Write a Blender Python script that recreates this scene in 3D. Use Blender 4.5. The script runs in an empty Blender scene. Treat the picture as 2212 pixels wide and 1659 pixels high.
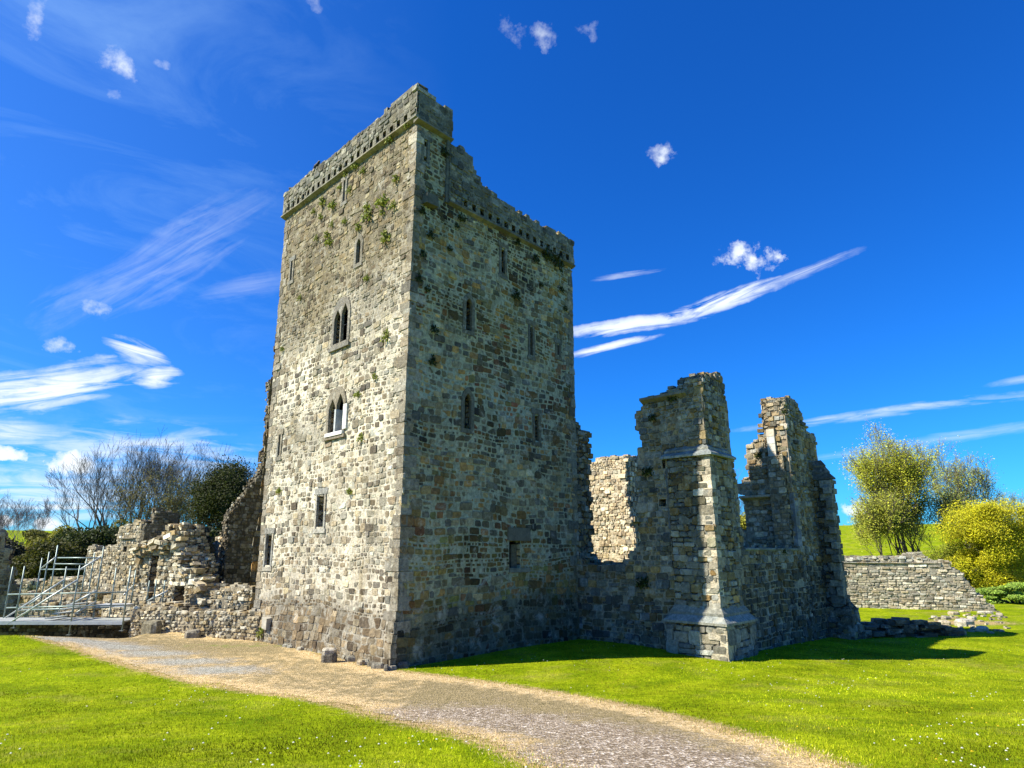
import bpy, math, random
import numpy as np
from mathutils import Vector, noise
from mathutils.geometry import tessellate_polygon

S = bpy.context.scene
COL = S.collection
R = math.radians
# ------------------------------------------------------------------ camera
FOC, PITCH, EYE = 1400.0, math.atan((1190 - 829.5) / 1400.0), 3.0      # survey units: a 2212 x 1659 plan of the view
cd = bpy.data.cameras.new('camera')
cam = bpy.data.objects.new('camera', cd)
COL.objects.link(cam)
cam.location = (0, 0, EYE)
cam.rotation_euler = (math.pi / 2 + PITCH, 0, 0)
cd.sensor_width = 36
cd.lens = FOC / 2212 * 36
cd.clip_end = 4000
S.camera = cam
# ------------------------------------------------------------------ light
SUN_AZ, SUN_EL = 14.0, 44.6          # shadows run 13 degrees left of +x
sd = Vector((-math.cos(R(SUN_AZ)) * math.cos(R(SUN_EL)), -math.sin(R(SUN_AZ)) * math.cos(R(SUN_EL)), math.sin(R(SUN_EL))))
sl = bpy.data.lights.new('sun', 'SUN')
sl.energy = 5.0
sl.angle = R(0.53)
sl.color = (1.0, 0.925, 0.76)
so = bpy.data.objects.new('sun', sl)
COL.objects.link(so)
so.rotation_euler = sd.to_track_quat('Z', 'Y').to_euler()
S.view_settings.view_transform = 'Standard'
S.view_settings.look = 'None'
S.view_settings.gamma = 1
S.view_settings.exposure = 1.02


def ray(u, v):
    x = (u - 1106) / FOC
    y = (829.5 - v) / FOC
    return Vector((x, math.cos(PITCH) - y * math.sin(PITCH), math.sin(PITCH) + y * math.cos(PITCH)))


# ------------------------------------------------------------------ world
W = bpy.data.worlds.new('World')
S.world = W
W.use_nodes = True
nt = W.node_tree
nt.nodes.clear()


def N(t, typ, **kw):
    n = t.nodes.new(typ)
    for k, v in kw.items():
        if k.startswith('i_'):
            k2 = k[2:]
            n.inputs[int(k2) if k2.isdigit() else k2.replace('_', ' ')].default_value = v
        else:
            setattr(n, k, v)
    return n


def L(t, a, b):
    t.links.new(a, b)


def mth(t, op, a, b=None, c=None, clamp=False):
    n = t.nodes.new('ShaderNodeMath')
    n.operation = op
    n.use_clamp = clamp
    for i, q in enumerate((a, b, c)):
        if q is None:
            continue
        if isinstance(q, (int, float)):
            n.inputs[i].default_value = q
        else:
            t.links.new(q, n.inputs[i])
    return n.outputs[0]


def vdot(t, a, vec):
    n = t.nodes.new('ShaderNodeVectorMath')
    n.operation = 'DOT_PRODUCT'
    t.links.new(a, n.inputs[0])
    n.inputs[1].default_value = vec
    return n.outputs['Value']


wo = N(nt, 'ShaderNodeOutputWorld')
bg = N(nt, 'ShaderNodeBackground')
bg.inputs[1].default_value = 0.108
L(nt, bg.outputs[0], wo.inputs[0])
sky = N(nt, 'ShaderNodeTexSky', sky_type='NISHITA', sun_disc=False, altitude=0, air_density=1.0, dust_density=0.25, ozone_density=2.2)
sky.sun_elevation = R(SUN_EL)
sky.sun_rotation = math.atan2(sd.x, sd.y)
hs = N(nt, 'ShaderNodeHueSaturation')
hs.inputs['Hue'].default_value = 0.50
hs.inputs['Saturation'].default_value = 1.25
hs.inputs['Value'].default_value = 1.0
L(nt, sky.outputs[0], hs.inputs['Color'])
deep = N(nt, 'ShaderNodeMix', data_type='RGBA', blend_type='MULTIPLY')
deep.inputs['Factor'].default_value = 1
L(nt, hs.outputs[0], deep.inputs['A'])
deep.inputs['B'].default_value = (.10, .47, .95, 1)
tc = N(nt, 'ShaderNodeTexCoord')
dirv = tc.outputs['Generated']


def wnoise(scale, detail, rough=0.55, stretch=None, dist=0.0, rot=0.0, ry=0.0):
    mp = N(nt, 'ShaderNodeMapping')
    L(nt, dirv, mp.inputs[0])
    if stretch:
        mp.inputs['Scale'].default_value = stretch
    mp.inputs['Rotation'].default_value = (0, ry, rot)
    n = N(nt, 'ShaderNodeTexNoise')
    L(nt, mp.outputs[0], n.inputs['Vector'])
    n.inputs['Scale'].default_value = scale
    n.inputs['Detail'].default_value = detail
    n.inputs['Roughness'].default_value = rough
    n.inputs['Distortion'].default_value = dist
    return n.outputs[0]


n_puff = wnoise(26, 8, 0.62)
n_wisp = wnoise(15, 8, 0.65, (1.0, 1.0, 2.4), 0.6, ry=0.35)
n_cirr = wnoise(3.2, 8, 0.62, (1.0, 1.0, 3.2), 0.9, ry=0.5)
wob = wnoise(9, 6, 0.6)
rag_a = wnoise(30, 6, 0.65)
rag_b = wnoise(33, 6, 0.65, rot=1.0)


def cloud(u0, v0, u1, v1, half, kind, gain):
    """a cloud bank in the sky lying between two bearings"""
    a = ray(u0, v0).normalized()
    b = ray(u1, v1).normalized()
    c = (a + b).normalized()
    ax = (b - a)
    ln = max(ax.length / 2, 0.002)
    ax.normalize()
    bx = c.cross(ax).normalized()
    p = mth(nt, 'DIVIDE', vdot(nt, dirv, tuple(ax)), ln)
    w = mth(nt, 'MULTIPLY', mth(nt, 'SUBTRACT', rag_a if kind == 'p' else wob, 0.5), 2.6 if kind == 'p' else 1.7)
    p = mth(nt, 'ADD', p, mth(nt, 'MULTIPLY', mth(nt, 'SUBTRACT', rag_b, 0.5), 2.2 if kind == 'p' else .5))
    q = mth(nt, 'ADD', mth(nt, 'DIVIDE', vdot(nt, dirv, tuple(bx)), half / 1400.0), w)
    r2 = mth(nt, 'ADD', mth(nt, 'MULTIPLY', p, p), mth(nt, 'MULTIPLY', q, q))
    fall = mth(nt, 'SUBTRACT', 1.0, r2, clamp=True)
    front = mth(nt, 'GREATER_THAN', vdot(nt, dirv, tuple(c)), 0.0)
    if kind == 'p' and gain > 3.4:
        fall = mth(nt, 'MULTIPLY', fall, 1.25)
    if kind == 'p':
        nn = n_puff
        amp, off = 4.2, .53 if gain < 3.4 else .49
    else:
        cx = N(nt, 'ShaderNodeCombineXYZ')
        L(nt, mth(nt, 'MULTIPLY', vdot(nt, dirv, tuple(ax)), 9.0), cx.inputs[0])
        L(nt, mth(nt, 'MULTIPLY', vdot(nt, dirv, tuple(bx)), 60.0), cx.inputs[1])
        cx.inputs[2].default_value = u0 * .37
        tn = N(nt, 'ShaderNodeTexNoise')
        L(nt, cx.outputs[0], tn.inputs['Vector'])
        tn.inputs['Scale'].default_value = 1.0
        tn.inputs['Detail'].default_value = 7
        tn.inputs['Roughness'].default_value = .62
        tn.inputs['Distortion'].default_value = 1.1
        nn = tn.outputs[0]
        amp, off = 3.4, .47
    d = mth(nt, 'MULTIPLY', mth(nt, 'ADD', mth(nt, 'MULTIPLY', fall, 0.55), mth(nt, 'MULTIPLY', mth(nt, 'SUBTRACT', nn, off), amp)), gain * .55, clamp=True)
    d = mth(nt, 'MULTIPLY', mth(nt, 'MULTIPLY', d, mth(nt, 'POWER', fall, .7)), front)
    return d


CL = [
    (1190, 728, 1540, 676, 19, 'w', 3.0), (1400, 703, 1740, 592, 19, 'w', 2.6), (1190, 780, 1440, 720, 10, 'w', 2.4), (1600, 640, 1880, 535, 12, 'w', 1.1),
    (1530, 572, 1695, 562, 38, 'p', 2.8), (1395, 335, 1465, 325, 24, 'p', 1.6), (1250, 610, 1440, 580, 7, 'w', .8),
    (-200, 870, 340, 805, 44, 'w', 2.6), (220, 740, 370, 785, 24, 'w', 2.2), (280, 818, 400, 812, 26, 'w', 3.0), (95, 740, 190, 752, 18, 'p', 1.4), (150, 655, 250, 668, 26, 'p', 1.1),
    (215, 110, 300, 165, 22, 'p', 1.4), (55, 25, 105, 50, 40, 'p', 1.2), (235, 205, 275, 213, 12, 'p', .9), (655, 5, 700, 8, 16, 'p', .7),
    (1080, 60, 1150, 50, 36, 'p', .8), (1150, 85, 1205, 70, 34, 'p', 1.0), (1240, 50, 1300, 60, 26, 'p', .8), (330, 130, 370, 140, 10, 'p', .8),
    (95, 1000, 225, 1002, 24, 'p', 5), (-60, 985, 75, 985, 17, 'p', 5), (1815, 1100, 1920, 1095, 22, 'p', 5), (-60, 1120, 60, 1125, 16, 'p', 4), (60, 1135, 140, 1130, 13, 'p', 3.5), (60, 1095, 150, 1098, 10, 'p', 2.5),
    (-80, 965, 620, 1000, 70, 'w', 1.3), (1560, 935, 2500, 815, 11, 'w', .95), (1700, 1000, 2500, 880, 12, 'w', .55), (-200, 1070, 420, 1080, 70, 'w', 1.6), (-200, 930, 180, 940, 30, 'w', 1.6), (2120, 835, 2300, 800, 8, 'w', .6),
    (420, 640, 640, 600, 30, 'w', .3), (60, 720, 600, 420, 60, 'w', .4)]
tot = None
for c_ in CL:
    d = cloud(*c_)
    tot = d if tot is None else mth(nt, 'MAXIMUM', tot, d)
# thin high veil, stronger on the sun's side and low down
sep = N(nt, 'ShaderNodeSeparateXYZ')
L(nt, dirv, sep.inputs[0])
veil = mth(nt, 'MULTIPLY', mth(nt, 'SUBTRACT', n_cirr, 0.47, clamp=True), 2.0)
side = mth(nt, 'MULTIPLY_ADD', sep.outputs[0], -1.5, -0.12, clamp=True)
veil = mth(nt, 'MULTIPLY', mth(nt, 'MULTIPLY', veil, side), .8, clamp=True)
base_v = mth(nt, 'MULTIPLY', side, 0.10)
veil = mth(nt, 'ADD', veil, base_v, clamp=True)
mix0 = N(nt, 'ShaderNodeMix', data_type='RGBA')
L(nt, veil, mix0.inputs['Factor'])
L(nt, deep.outputs['Result'], mix0.inputs['A'])
mix0.inputs['B'].default_value = (1.9, 3.3, 5.3, 1)
mixc = N(nt, 'ShaderNodeMix', data_type='RGBA')
L(nt, tot, mixc.inputs['Factor'])
L(nt, mix0.outputs['Result'], mixc.inputs['A'])
mixc.inputs['B'].default_value = (4.7, 5.1, 5.5, 1)
L(nt, mixc.outputs['Result'], bg.inputs[0])
W.cycles.sampling_method = 'MANUAL'
W.cycles.sample_map_resolution = 512


# ------------------------------------------------------------------ helpers
def atd(u, v, P, ang):
    """point where the sight line meets the upright plane through P running at ang degrees -> (s along it, z)"""
    d = ray(u, v)
    t = (math.cos(R(ang)), math.sin(R(ang)))
    n = (-t[1], t[0])
    k = (n[0] * P[0] + n[1] * P[1]) / (n[0] * d.x + n[1] * d.y)
    return (t[0] * (d.x * k - P[0]) + t[1] * (d.y * k - P[1]), d.z * k + EYE)


def sm(a, b, x):
    t = min(1, max(0, (x - a) / (b - a)))
    return t * t * (3 - 2 * t)


def terr(x, y):
    z = 1.4 * (1 - sm(-2, 17.5, y))
    z += -0.04 * max(0, min(x - 4, 10)) * sm(14, 21, y)
    z += 0.04 * noise.noise(Vector((x * .25, y * .25, 0))) * sm(2, 8, y)
    # grass bank on the left and the hollow the platform spans
    z += 0.42 * math.exp(-((x + 16.5) / 3.2) ** 2 - ((y - 21.5) / 2.2) ** 2)
    hol = sm(-13.2, -15.0, x) * sm(23.6, 25.0, y) * sm(33, 29, y)
    z -= 0.75 * hol
    z += 0.25 * sm(-6, -11, x) * sm(24, 27, y) * (1 - hol)
    # far field rising to a low crest
    r = math.hypot(x, y)
    if y > 50:
        z += 9.6 * sm(60, 190, r) * (1 - .25 * sm(0.9, 0.2, x / r + .5))
    return z


def gpt(u, v, far=400):
    d = ray(u, v)
    d = d / math.hypot(d.x, d.y)
    t = 3.0
    while t < far:
        if EYE + d.z * t < terr(d.x * t, d.y * t):
            break
        t += 0.05
    return Vector((d.x * t, d.y * t, terr(d.x * t, d.y * t)))


def inpoly(x, y, P):
    c = False
    j = len(P) - 1
    for i in range(len(P)):
        xi, yi = P[i]
        xj, yj = P[j]
        if (yi > y) != (yj > y) and x < (xj - xi) * (y - yi) / (yj - yi) + xi:
            c = not c
        j = i
    return c


class MB:
    def __init__(s):
        s.v, s.f, s.m, s.c = [], [], [], []

    def add(s, vs, fs, mat=0, col=(.3, .3, .3)):
        b = len(s.v)
        s.v += [tuple(p) for p in vs]
        s.f += [tuple(i + b for i in f) for f in fs]
        s.m += [mat] * len(fs)
        s.c += [(col[0], col[1], col[2], 1.0)] * len(vs)

    def box(s, O, ax, ay, az, mat=0, col=(.3, .3, .3), j=0.0, rnd=None):
        O, ax, ay, az = Vector(O), Vector(ax), Vector(ay), Vector(az)
        vs = [O, O + ax, O + ax + ay, O + ay, O + az, O + ax + az, O + ax + ay + az, O + ay + az]
        if j:
            vs = [p + Vector((rnd.uniform(-j, j), rnd.uniform(-j, j), rnd.uniform(-j, j))) for p in vs]
        s.add(vs, [(0, 3, 2, 1), (4, 5, 6, 7), (0, 1, 5, 4), (1, 2, 6, 5), (2, 3, 7, 6), (3, 0, 4, 7)], mat, col)

    def tube(s, pts, rad, n=8, mat=0, col=(.3, .3, .3), cap=True):
        pts = [Vector(p) for p in pts]
        rad = rad if isinstance(rad, (list, tuple)) else [rad] * len(pts)
        vs, fs = [], []
        prev = None
        for i, p in enumerate(pts):
            t = (pts[min(i + 1, len(pts) - 1)] - pts[max(i - 1, 0)]).normalized()
            a = prev if prev else (Vector((0, 0, 1)) if abs(t.z) < .9 else Vector((1, 0, 0)))
            a = (a - t * a.dot(t)).normalized()
            prev = a
            b = t.cross(a)
            for k in range(n):
                w = 2 * math.pi * k / n
                vs.append(p + (a * math.cos(w) + b * math.sin(w)) * rad[i])
        for i in range(len(pts) - 1):
            for k in range(n):
                fs.append((i * n + k, i * n + (k + 1) % n, (i + 1) * n + (k + 1) % n, (i + 1) * n + k))
        if cap:
            fs.append(tuple(range(n))[::-1])
            fs.append(tuple(range((len(pts) - 1) * n, len(pts) * n)))
        s.add(vs, fs, mat, col)

    def build(s, name, mats, parent=None, smooth=False):
        me = bpy.data.meshes.new(name)
        me.from_pydata(s.v, [], s.f)
        for m in (mats if isinstance(mats, (list, tuple)) else [mats]):
            me.materials.append(m)
        me.polygons.foreach_set('material_index', s.m)
        at = me.color_attributes.new('Col', 'FLOAT_COLOR', 'POINT')
        at.data.foreach_set('color', np.array(s.c, dtype=np.float32).ravel())
        if smooth:
            me.polygons.foreach_set('use_smooth', [True] * len(s.f))
        me.update()
        o = bpy.data.objects.new(name, me)
        COL.objects.link(o)
        if parent:
            o.parent = parent
            q, off = parent, Vector()
            while q:
                off += q.location
                q = q.parent
            o.location = -off
        return o


def tag(o, label, cat, group=None, kind=None):
    if label:
        o['label'] = label
    if cat:
        o['category'] = cat
    if group:
        o['group'] = group
    if kind:
        o['kind'] = kind
    return o


def thing(name, label, cat, loc, group=None):
    o = bpy.data.objects.new(name, None)
    COL.objects.link(o)
    o.location = loc
    o.empty_display_size = .3
    return tag(o, label, cat, group)


# ------------------------------------------------------------------ materials
def mat(name, rough=.9, spec=.3):
    m = bpy.data.materials.new(name)
    m.use_nodes = True
    b = m.node_tree.nodes['Principled BSDF']
    b.inputs['Roughness'].default_value = rough
    b.inputs['Specular IOR Level'].default_value = spec
    return m, m.node_tree, b


def tnoise(t, co, scale, detail=4, rough=.6, dist=0):
    n = N(t, 'ShaderNodeTexNoise')
    L(t, co, n.inputs['Vector'])
    n.inputs['Scale'].default_value = scale
    n.inputs['Detail'].default_value = detail
    n.inputs['Roughness'].default_value = rough
    n.inputs['Distortion'].default_value = dist
    return n.outputs[0]


def ramp(t, fac, stops):
    r = N(t, 'ShaderNodeValToRGB')
    L(t, fac, r.inputs[0])
    e = r.color_ramp.elements
    while len(e) < len(stops):
        e.new(.5)
    for el, (p, c) in zip(e, stops):
        el.position = p
        el.color = (c if len(c) == 4 else (*c, 1)) if isinstance(c, tuple) else (c, c, c, 1)
    return r.outputs[0]


def mulc(t, a, b, f=1.0, mode='MULTIPLY'):
    m = N(t, 'ShaderNodeMix', data_type='RGBA', blend_type=mode)
    if isinstance(f, float):
        m.inputs['Factor'].default_value = f
    else:
        L(t, f, m.inputs['Factor'])
    for q, k in ((a, 'A'), (b, 'B')):
        if isinstance(q, tuple):
            m.inputs[k].default_value = q if len(q) == 4 else (*q, 1)
        else:
            L(t, q, m.inputs[k])
    return m.outputs['Result']


def bump(t, b, h, st, dist=.05):
    n = N(t, 'ShaderNodeBump')
    n.inputs['Strength'].default_value = st
    n.inputs['Distance'].default_value = dist
    L(t, h, n.inputs['Height'])
    L(t, n.outputs[0], b.inputs['Normal'])


def make_stone():
    m, t, b = mat('masonry')
    co = N(t, 'ShaderNodeTexCoord').outputs['Object']
    at = N(t, 'ShaderNodeAttribute', attribute_name='Col').outputs['Color']
    n1 = tnoise(t, co, 9, 6, .7)
    c = mulc(t, at, ramp(t, n1, [(.28, .45), (.5, .98), (.74, 1.6)]))
    n2 = tnoise(t, co, 2.6, 5, .7, .5)
    c = mulc(t, c, (.52, .50, .42), ramp(t, n2, [(.55, 0.0), (.68, .6)]), 'MIX')     # pale crusts of lichen
    n3 = tnoise(t, co, 31, 3, .6)
    c = mulc(t, c, (.05, .05, .04), ramp(t, n3, [(.63, 0.0), (.72, .7)]), 'MIX')
    mp = N(t, 'ShaderNodeMapping')
    L(t, co, mp.inputs[0])
    mp.inputs['Scale'].default_value = (1.0, 1.0, .28)
    st_ = tnoise(t, mp.outputs[0], 1.1, 5, .7, .4)
    c = mulc(t, c, (.50, .45, .33), ramp(t, st_, [(.52, 0.0), (.68, .75)]))          # damp stains running down
    c = mulc(t, c, (1.18, 1.12, 1.0), ramp(t, st_, [(.30, .9), (.44, 0.0)]))
    L(t, c, b.inputs['Base Color'])
    bump(t, b, mth(t, 'ADD', n1, mth(t, 'MULTIPLY', n3, .6)), .9, .05)
    return m


def make_core():
    m, t, b = mat('rubble_core')
    co = N(t, 'ShaderNodeTexCoord').outputs['Object']
    at = N(t, 'ShaderNodeAttribute', attribute_name='Col').outputs['Color']
    mp = N(t, 'ShaderNodeMapping')
    L(t, co, mp.inputs[0])
    mp.inputs['Scale'].default_value = (2.7, 2.7, 5.0)
    dn = N(t, 'ShaderNodeTexNoise')
    L(t, mp.outputs[0], dn.inputs['Vector'])
    dn.inputs['Scale'].default_value = 1.4
    wv = mulc(t, mp.outputs[0], dn.outputs['Color'], .25, 'LINEAR_LIGHT')
    vo = N(t, 'ShaderNodeTexVoronoi', feature='F1')
    L(t, wv, vo.inputs['Vector'])
    ve = N(t, 'ShaderNodeTexVoronoi', feature='DISTANCE_TO_EDGE')
    L(t, wv, ve.inputs['Vector'])
    for q in (vo, ve):
        q.inputs['Scale'].default_value = 1.0
    sv = N(t, 'ShaderNodeSeparateColor')
    L(t, vo.outputs['Color'], sv.inputs[0])
    br = ramp(t, sv.outputs[0], [(0, .5), (1, 1.55)])
    c = mulc(t, at, br)
    c = mulc(t, c, (1.25, .95, .6), ramp(t, sv.outputs[1], [(.7, 0.0), (.75, .7)]))
    c = mulc(t, (.05, .045, .035), c, ramp(t, ve.outputs['Distance'], [(.02, 0.1), (.07, 1.0)]), 'MIX')
    n1 = tnoise(t, co, 9, 6, .7)
    c = mulc(t, c, ramp(t, n1, [(.28, .5), (.5, .98), (.74, 1.5)]))
    L(t, c, b.inputs['Base Color'])
    h = mth(t, 'ADD', mth(t, 'MULTIPLY', ramp(t, ve.outputs['Distance'], [(0, 0.0), (.14, 1.0)]), 1.2), n1)
    bump(t, b, h, 1.0, .12)
    return m


def attr_mat(name, nz=6, lo=.6, hi=1.4, rough=.85, bs=.5, bd=.03, spec=.3, trans=0.0):
    m, t, b = mat(name, rough, spec)
    co = N(t, 'ShaderNodeTexCoord').outputs['Object']
    at = N(t, 'ShaderNodeAttribute', attribute_name='Col').outputs['Color']
    n1 = tnoise(t, co, nz, 5, .65)
    c = mulc(t, at, ramp(t, n1, [(.3, lo), (.7, hi)]))
    L(t, c, b.inputs['Base Color'])
    if bs:
        bump(t, b, n1, bs, bd)
    if trans:
        tr = N(t, 'ShaderNodeBsdfTranslucent')
        L(t, c, tr.inputs[0])
        mx = N(t, 'ShaderNodeMixShader')
        mx.inputs[0].default_value = trans
        L(t, b.outputs[0], mx.inputs[1])
        L(t, tr.outputs[0], mx.inputs[2])
        L(t, mx.outputs[0], t.nodes['Material Output'].inputs[0])
    return m


M_ST = make_stone()
M_CO = make_core()
M_DR = attr_mat('dressed_stone', 5, .65, 1.35, .85, .6, .03)
M_LEAF = attr_mat('leaf', .6, .7, 1.3, .7, 0, trans=.35)
M_BARK = attr_mat('bark', 3, .6, 1.4, .95, .5)
M_MET = attr_mat('galvanised_steel', 8, .8, 1.2, .45, 0, spec=.5)
M_MET.node_tree.nodes['Principled BSDF'].inputs['Metallic'].default_value = .35
M_DECK = attr_mat('deck_board', 4, .8, 1.15, .6, .2)
M_DARK = attr_mat('dark_glass', 3, .8, 1.2, .7, 0, spec=.05)
M_GRASSB = attr_mat('grass_blade', .8, .8, 1.2, .9, 0, spec=.1, trans=.3)
M_FEATHER = attr_mat('feather', 9, .8, 1.2, .6, 0)
STONE = [M_ST, M_CO]


# ------------------------------------------------------------------ masonry
class Fr:
    """upright face: origin, direction (left to right seen from the front), outward normal"""
    def __init__(s, O, ang, warp=None):
        s.O = Vector((O[0], O[1], 0))
        s.ang = ang
        s.d = Vector((math.cos(R(ang)), math.sin(R(ang)), 0))
        s.n = Vector((s.d.y, -s.d.x, 0))
        s.warp = warp

    def P(s, a, z, n=0.0):
        if s.warp:
            a, n = s.warp(a, z, n)
        return s.O + s.d * a + s.n * n + Vector((0, 0, z))

    def sz(s, u, v):
        return atd(u, v, s.O, s.ang)

    def poly(s, pts):
        return [s.sz(*p) for p in pts]

    def off(s, n):
        return Fr((s.O.x + s.n.x * n, s.O.y + s.n.y * n), s.ang, s.warp)


def nz(x, y, z=0.0):
    return noise.noise(Vector((x, y, z)))


def jc(c, rnd, a=.25, w=.08):
    k = math.exp(rnd.gauss(0, a))
    t = rnd.uniform(-w, w)
    return (c[0] * k * (1 + t), c[1] * k, c[2] * k * (1 - 1.4 * t))


PAL_L = [(.28, .24, .17), (.23, .195, .135), (.33, .295, .21), (.155, .13, .095), (.235, .21, .155), (.40, .36, .27)]
PAL_R = [(.31, .26, .155), (.20, .18, .12), (.34, .265, .13), (.23, .21, .14), (.36, .32, .21), (.15, .14, .11), (.40, .25, .09)]
PAL_RUIN = [(.34, .28, .18), (.27, .22, .14), (.42, .37, .26), (.19, .16, .11), (.34, .25, .135), (.40, .36, .28)]


def stone(mb, fr, s0, s1, z0, z1, d, col, rnd, inset=.018):
    w, h = s1 - s0, z1 - z0
    c = min(w, h)
    pts = []
    for (a, b, sx, sz) in ((s0, z0, 1, 1), (s1, z0, -1, 1), (s1, z1, -1, -1), (s0, z1, 1, -1)):
        k1 = c * rnd.uniform(.06, .3)
        k2 = c * rnd.uniform(.06, .3)
        p, q = (a + sx * k1, b), (a, b + sz * k2)
        pts += [q, p] if sx * sz > 0 else [p, q]
    ms, mz = (s0 + s1) / 2, (z0 + z1) / 2
    ts, tz = rnd.uniform(-.10, .10), rnd.uniform(-.10, .10)
    ws = [(p[0] + WARP(p[0], p[1]), p[1] + WARPZ(p[0], p[1])) for p in pts]
    cs, cz = ms + WARP(ms, mz), mz + WARPZ(ms, mz)
    vs = [fr.P(a, b, -.03) for a, b in ws]
    k = 1 - inset * 2 / max(c, .05)
    for a, b in ws:
        a2, b2 = cs + (a - cs) * k, cz + (b - cz) * k
        vs.append(fr.P(a2, b2, d + ts * (a2 - cs) + tz * (b2 - cz)))
    fs = [(i, (i + 1) % 8, 8 + (i + 1) % 8, 8 + i) for i in range(8)] + [tuple(range(8, 16))]
    mb.add(vs, fs, 0, col)


WAMP = [.15]


def WARP(s, z):
    return WAMP[0] * .5 * nz(s * .9, z * .9, 3.3)


def WARPZ(s, z):
    return WAMP[0] * nz(s * .55, z * .8, 7.7)


def rubble(mb, fr, s0, s1, z0, z1, inside=None, holes=(), hr=(.13, .34), wr=(.9, 2.3), pal=PAL_L, colf=None, relief=(.01, .05), gap=.016, seed=1, skip=.01):
    rnd = random.Random(seed)
    z = z0
    while z < z1 - .04:
        h = rnd.uniform(*hr) * (1 + .35 * nz(z * .7, seed * 1.3))
        if z + h > z1:
            h = z1 - z
        s = s0 - rnd.uniform(0, .2)
        while s < s1:
            w = max(.1, h * rnd.uniform(*wr))
            if w > .75:
                w = .75
            a, b = max(s, s0), min(s + w, s1)
            s += w
            if b - a < .06:
                continue
            subs = [(a, b, z, z + h)]
            if h > .24 and rnd.random() < .35:
                k = rnd.uniform(.4, .6)
                subs = [(a, b, z, z + h * k), (a, b, z + h * k, z + h)]
                if b - a > .4 and rnd.random() < .6:
                    q = rnd.uniform(.35, .65)
                    subs = [subs[0], (a, a + (b - a) * q, z + h * k, z + h), (a + (b - a) * q, b, z + h * k, z + h)]
            for (p, q, y0, y1) in subs:
                ms, mz = (p + q) / 2, (y0 + y1) / 2
                if inside and not inside(ms, mz):
                    continue
                ok = True
                for (hx0, hx1, hz0, hz1) in holes:
                    if q > hx0 and p < hx1 and y1 > hz0 and y0 < hz1:
                        o = [(q - hx0, 0), (hx1 - p, 1), (y1 - hz0, 2), (hz1 - y0, 3)]
                        m_, w_ = min(o)
                        if w_ == 0:
                            q = hx0 - .01
                        elif w_ == 1:
                            p = hx1 + .01
                        elif w_ == 2:
                            y1 = hz0 - .01
                        else:
                            y0 = hz1 + .01
                        if q - p < .05 or y1 - y0 < .04:
                            ok = False
                            break
                if not ok or rnd.random() < skip or any(q + .09 > a_ and p - .03 < b_ and y1 + .1 > c_ and y0 - .08 < d_ and min(q - p, y1 - y0) < .07 for a_, b_, c_, d_ in holes):
                    continue
                col = jc(rnd.choice(pal), rnd)
                if colf:
                    col = colf(ms, mz, col, rnd)
                ex = 0.0
                rl = rnd.uniform(*relief)
                if rnd.random() < .32 and not any(q + .09 > a_ and p - .03 < b_ and y1 + .1 > c_ and y0 - .08 < d_ for a_, b_, c_, d_ in holes):
                    k_ = rnd.uniform(.08, .26)
                    y0, y1 = y0 - (y1 - y0) * k_ * rnd.random(), y1 + (y1 - y0) * k_
                    p, q = p - .02, q + .02 + .06 * rnd.random()
                    rl += .012
                stone(mb, fr, p + gap * rnd.uniform(.5, 1.3), q - gap * rnd.uniform(.5, 1.3), y0 + gap * rnd.uniform(.4, 1.2), y1 - gap * rnd.uniform(.4, 1.2), rl, col, rnd)
        z += h


def grid_lines(a, b, step, snaps):
    xs = set([round(a, 4), round(b, 4)] + [round(q, 4) for q in snaps if a < q < b])
    n = max(1, int((b - a) / step))
    for i in range(1, n):
        x = a + (b - a) * i / n
        if all(abs(x - q) > step * .45 for q in xs):
            xs.add(round(x, 4))
    return sorted(xs)


def slab(mb, fr, xs, zs, keep, T, col, colcore, jit=.015, matf=0, rimjit=0.0, seed=0):
    rnd = random.Random(seed)
    nx, nzz = len(xs) - 1, len(zs) - 1
    K = [[keep((xs[i] + xs[i + 1]) / 2, (zs[j] + zs[j + 1]) / 2) for j in range(nzz)] for i in range(nx)]
    idx = {}
    vs = []

    def vid(i, j, back):
        k = (i, j, back)
        if k not in idx:
            idx[k] = len(vs)
            js = jz = 0
            if rimjit:
                q = random.Random(i * 7919 + j * 104729 + seed)
                js, jz = q.uniform(-rimjit, rimjit), q.uniform(-rimjit, rimjit)
            n = (-T if back else 0) + jit * nz(xs[i] * 2.3, zs[j] * 2.3, 1.1 + back)
            vs.append(fr.P(xs[i] + js, zs[j] + jz, n))
        return idx[k]
    ff, bf, rf = [], [], []
    rims = []
    for i in range(nx):
        for j in range(nzz):
            if not K[i][j]:
                continue
            ff.append((vid(i, j, 0), vid(i + 1, j, 0), vid(i + 1, j + 1, 0), vid(i, j + 1, 0)))
            bf.append((vid(i, j, 1), vid(i, j + 1, 1), vid(i + 1, j + 1, 1), vid(i + 1, j, 1)))
            for (di, dj, a, b) in ((-1, 0, (i, j + 1), (i, j)), (1, 0, (i + 1, j), (i + 1, j + 1)), (0, -1, (i, j), (i + 1, j)), (0, 1, (i + 1, j + 1), (i, j + 1))):
                p, q = i + di, j + dj
                if not (0 <= p < nx and 0 <= q < nzz) or not K[p][q]:
                    rf.append((vid(*b, 0), vid(*a, 0), vid(*a, 1), vid(*b, 1)))
                    rims.append((xs[a[0]], zs[a[1]], xs[b[0]], zs[b[1]], di, dj))
    b0 = len(mb.v)
    mb.v += [tuple(p) for p in vs]
    for lst, m_ in ((ff, matf), (bf, 1), (rf, 1)):
        mb.f += [tuple(i + b0 for i in f) for f in lst]
        mb.m += [m_] * len(lst)
    if callable(col):
        mb.c += [(*col(xs[k[0]], zs[k[1]]), 1.0) for k in idx]
    else:
        mb.c += [(*col, 1.0)] * len(vs)
    return rims


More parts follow.
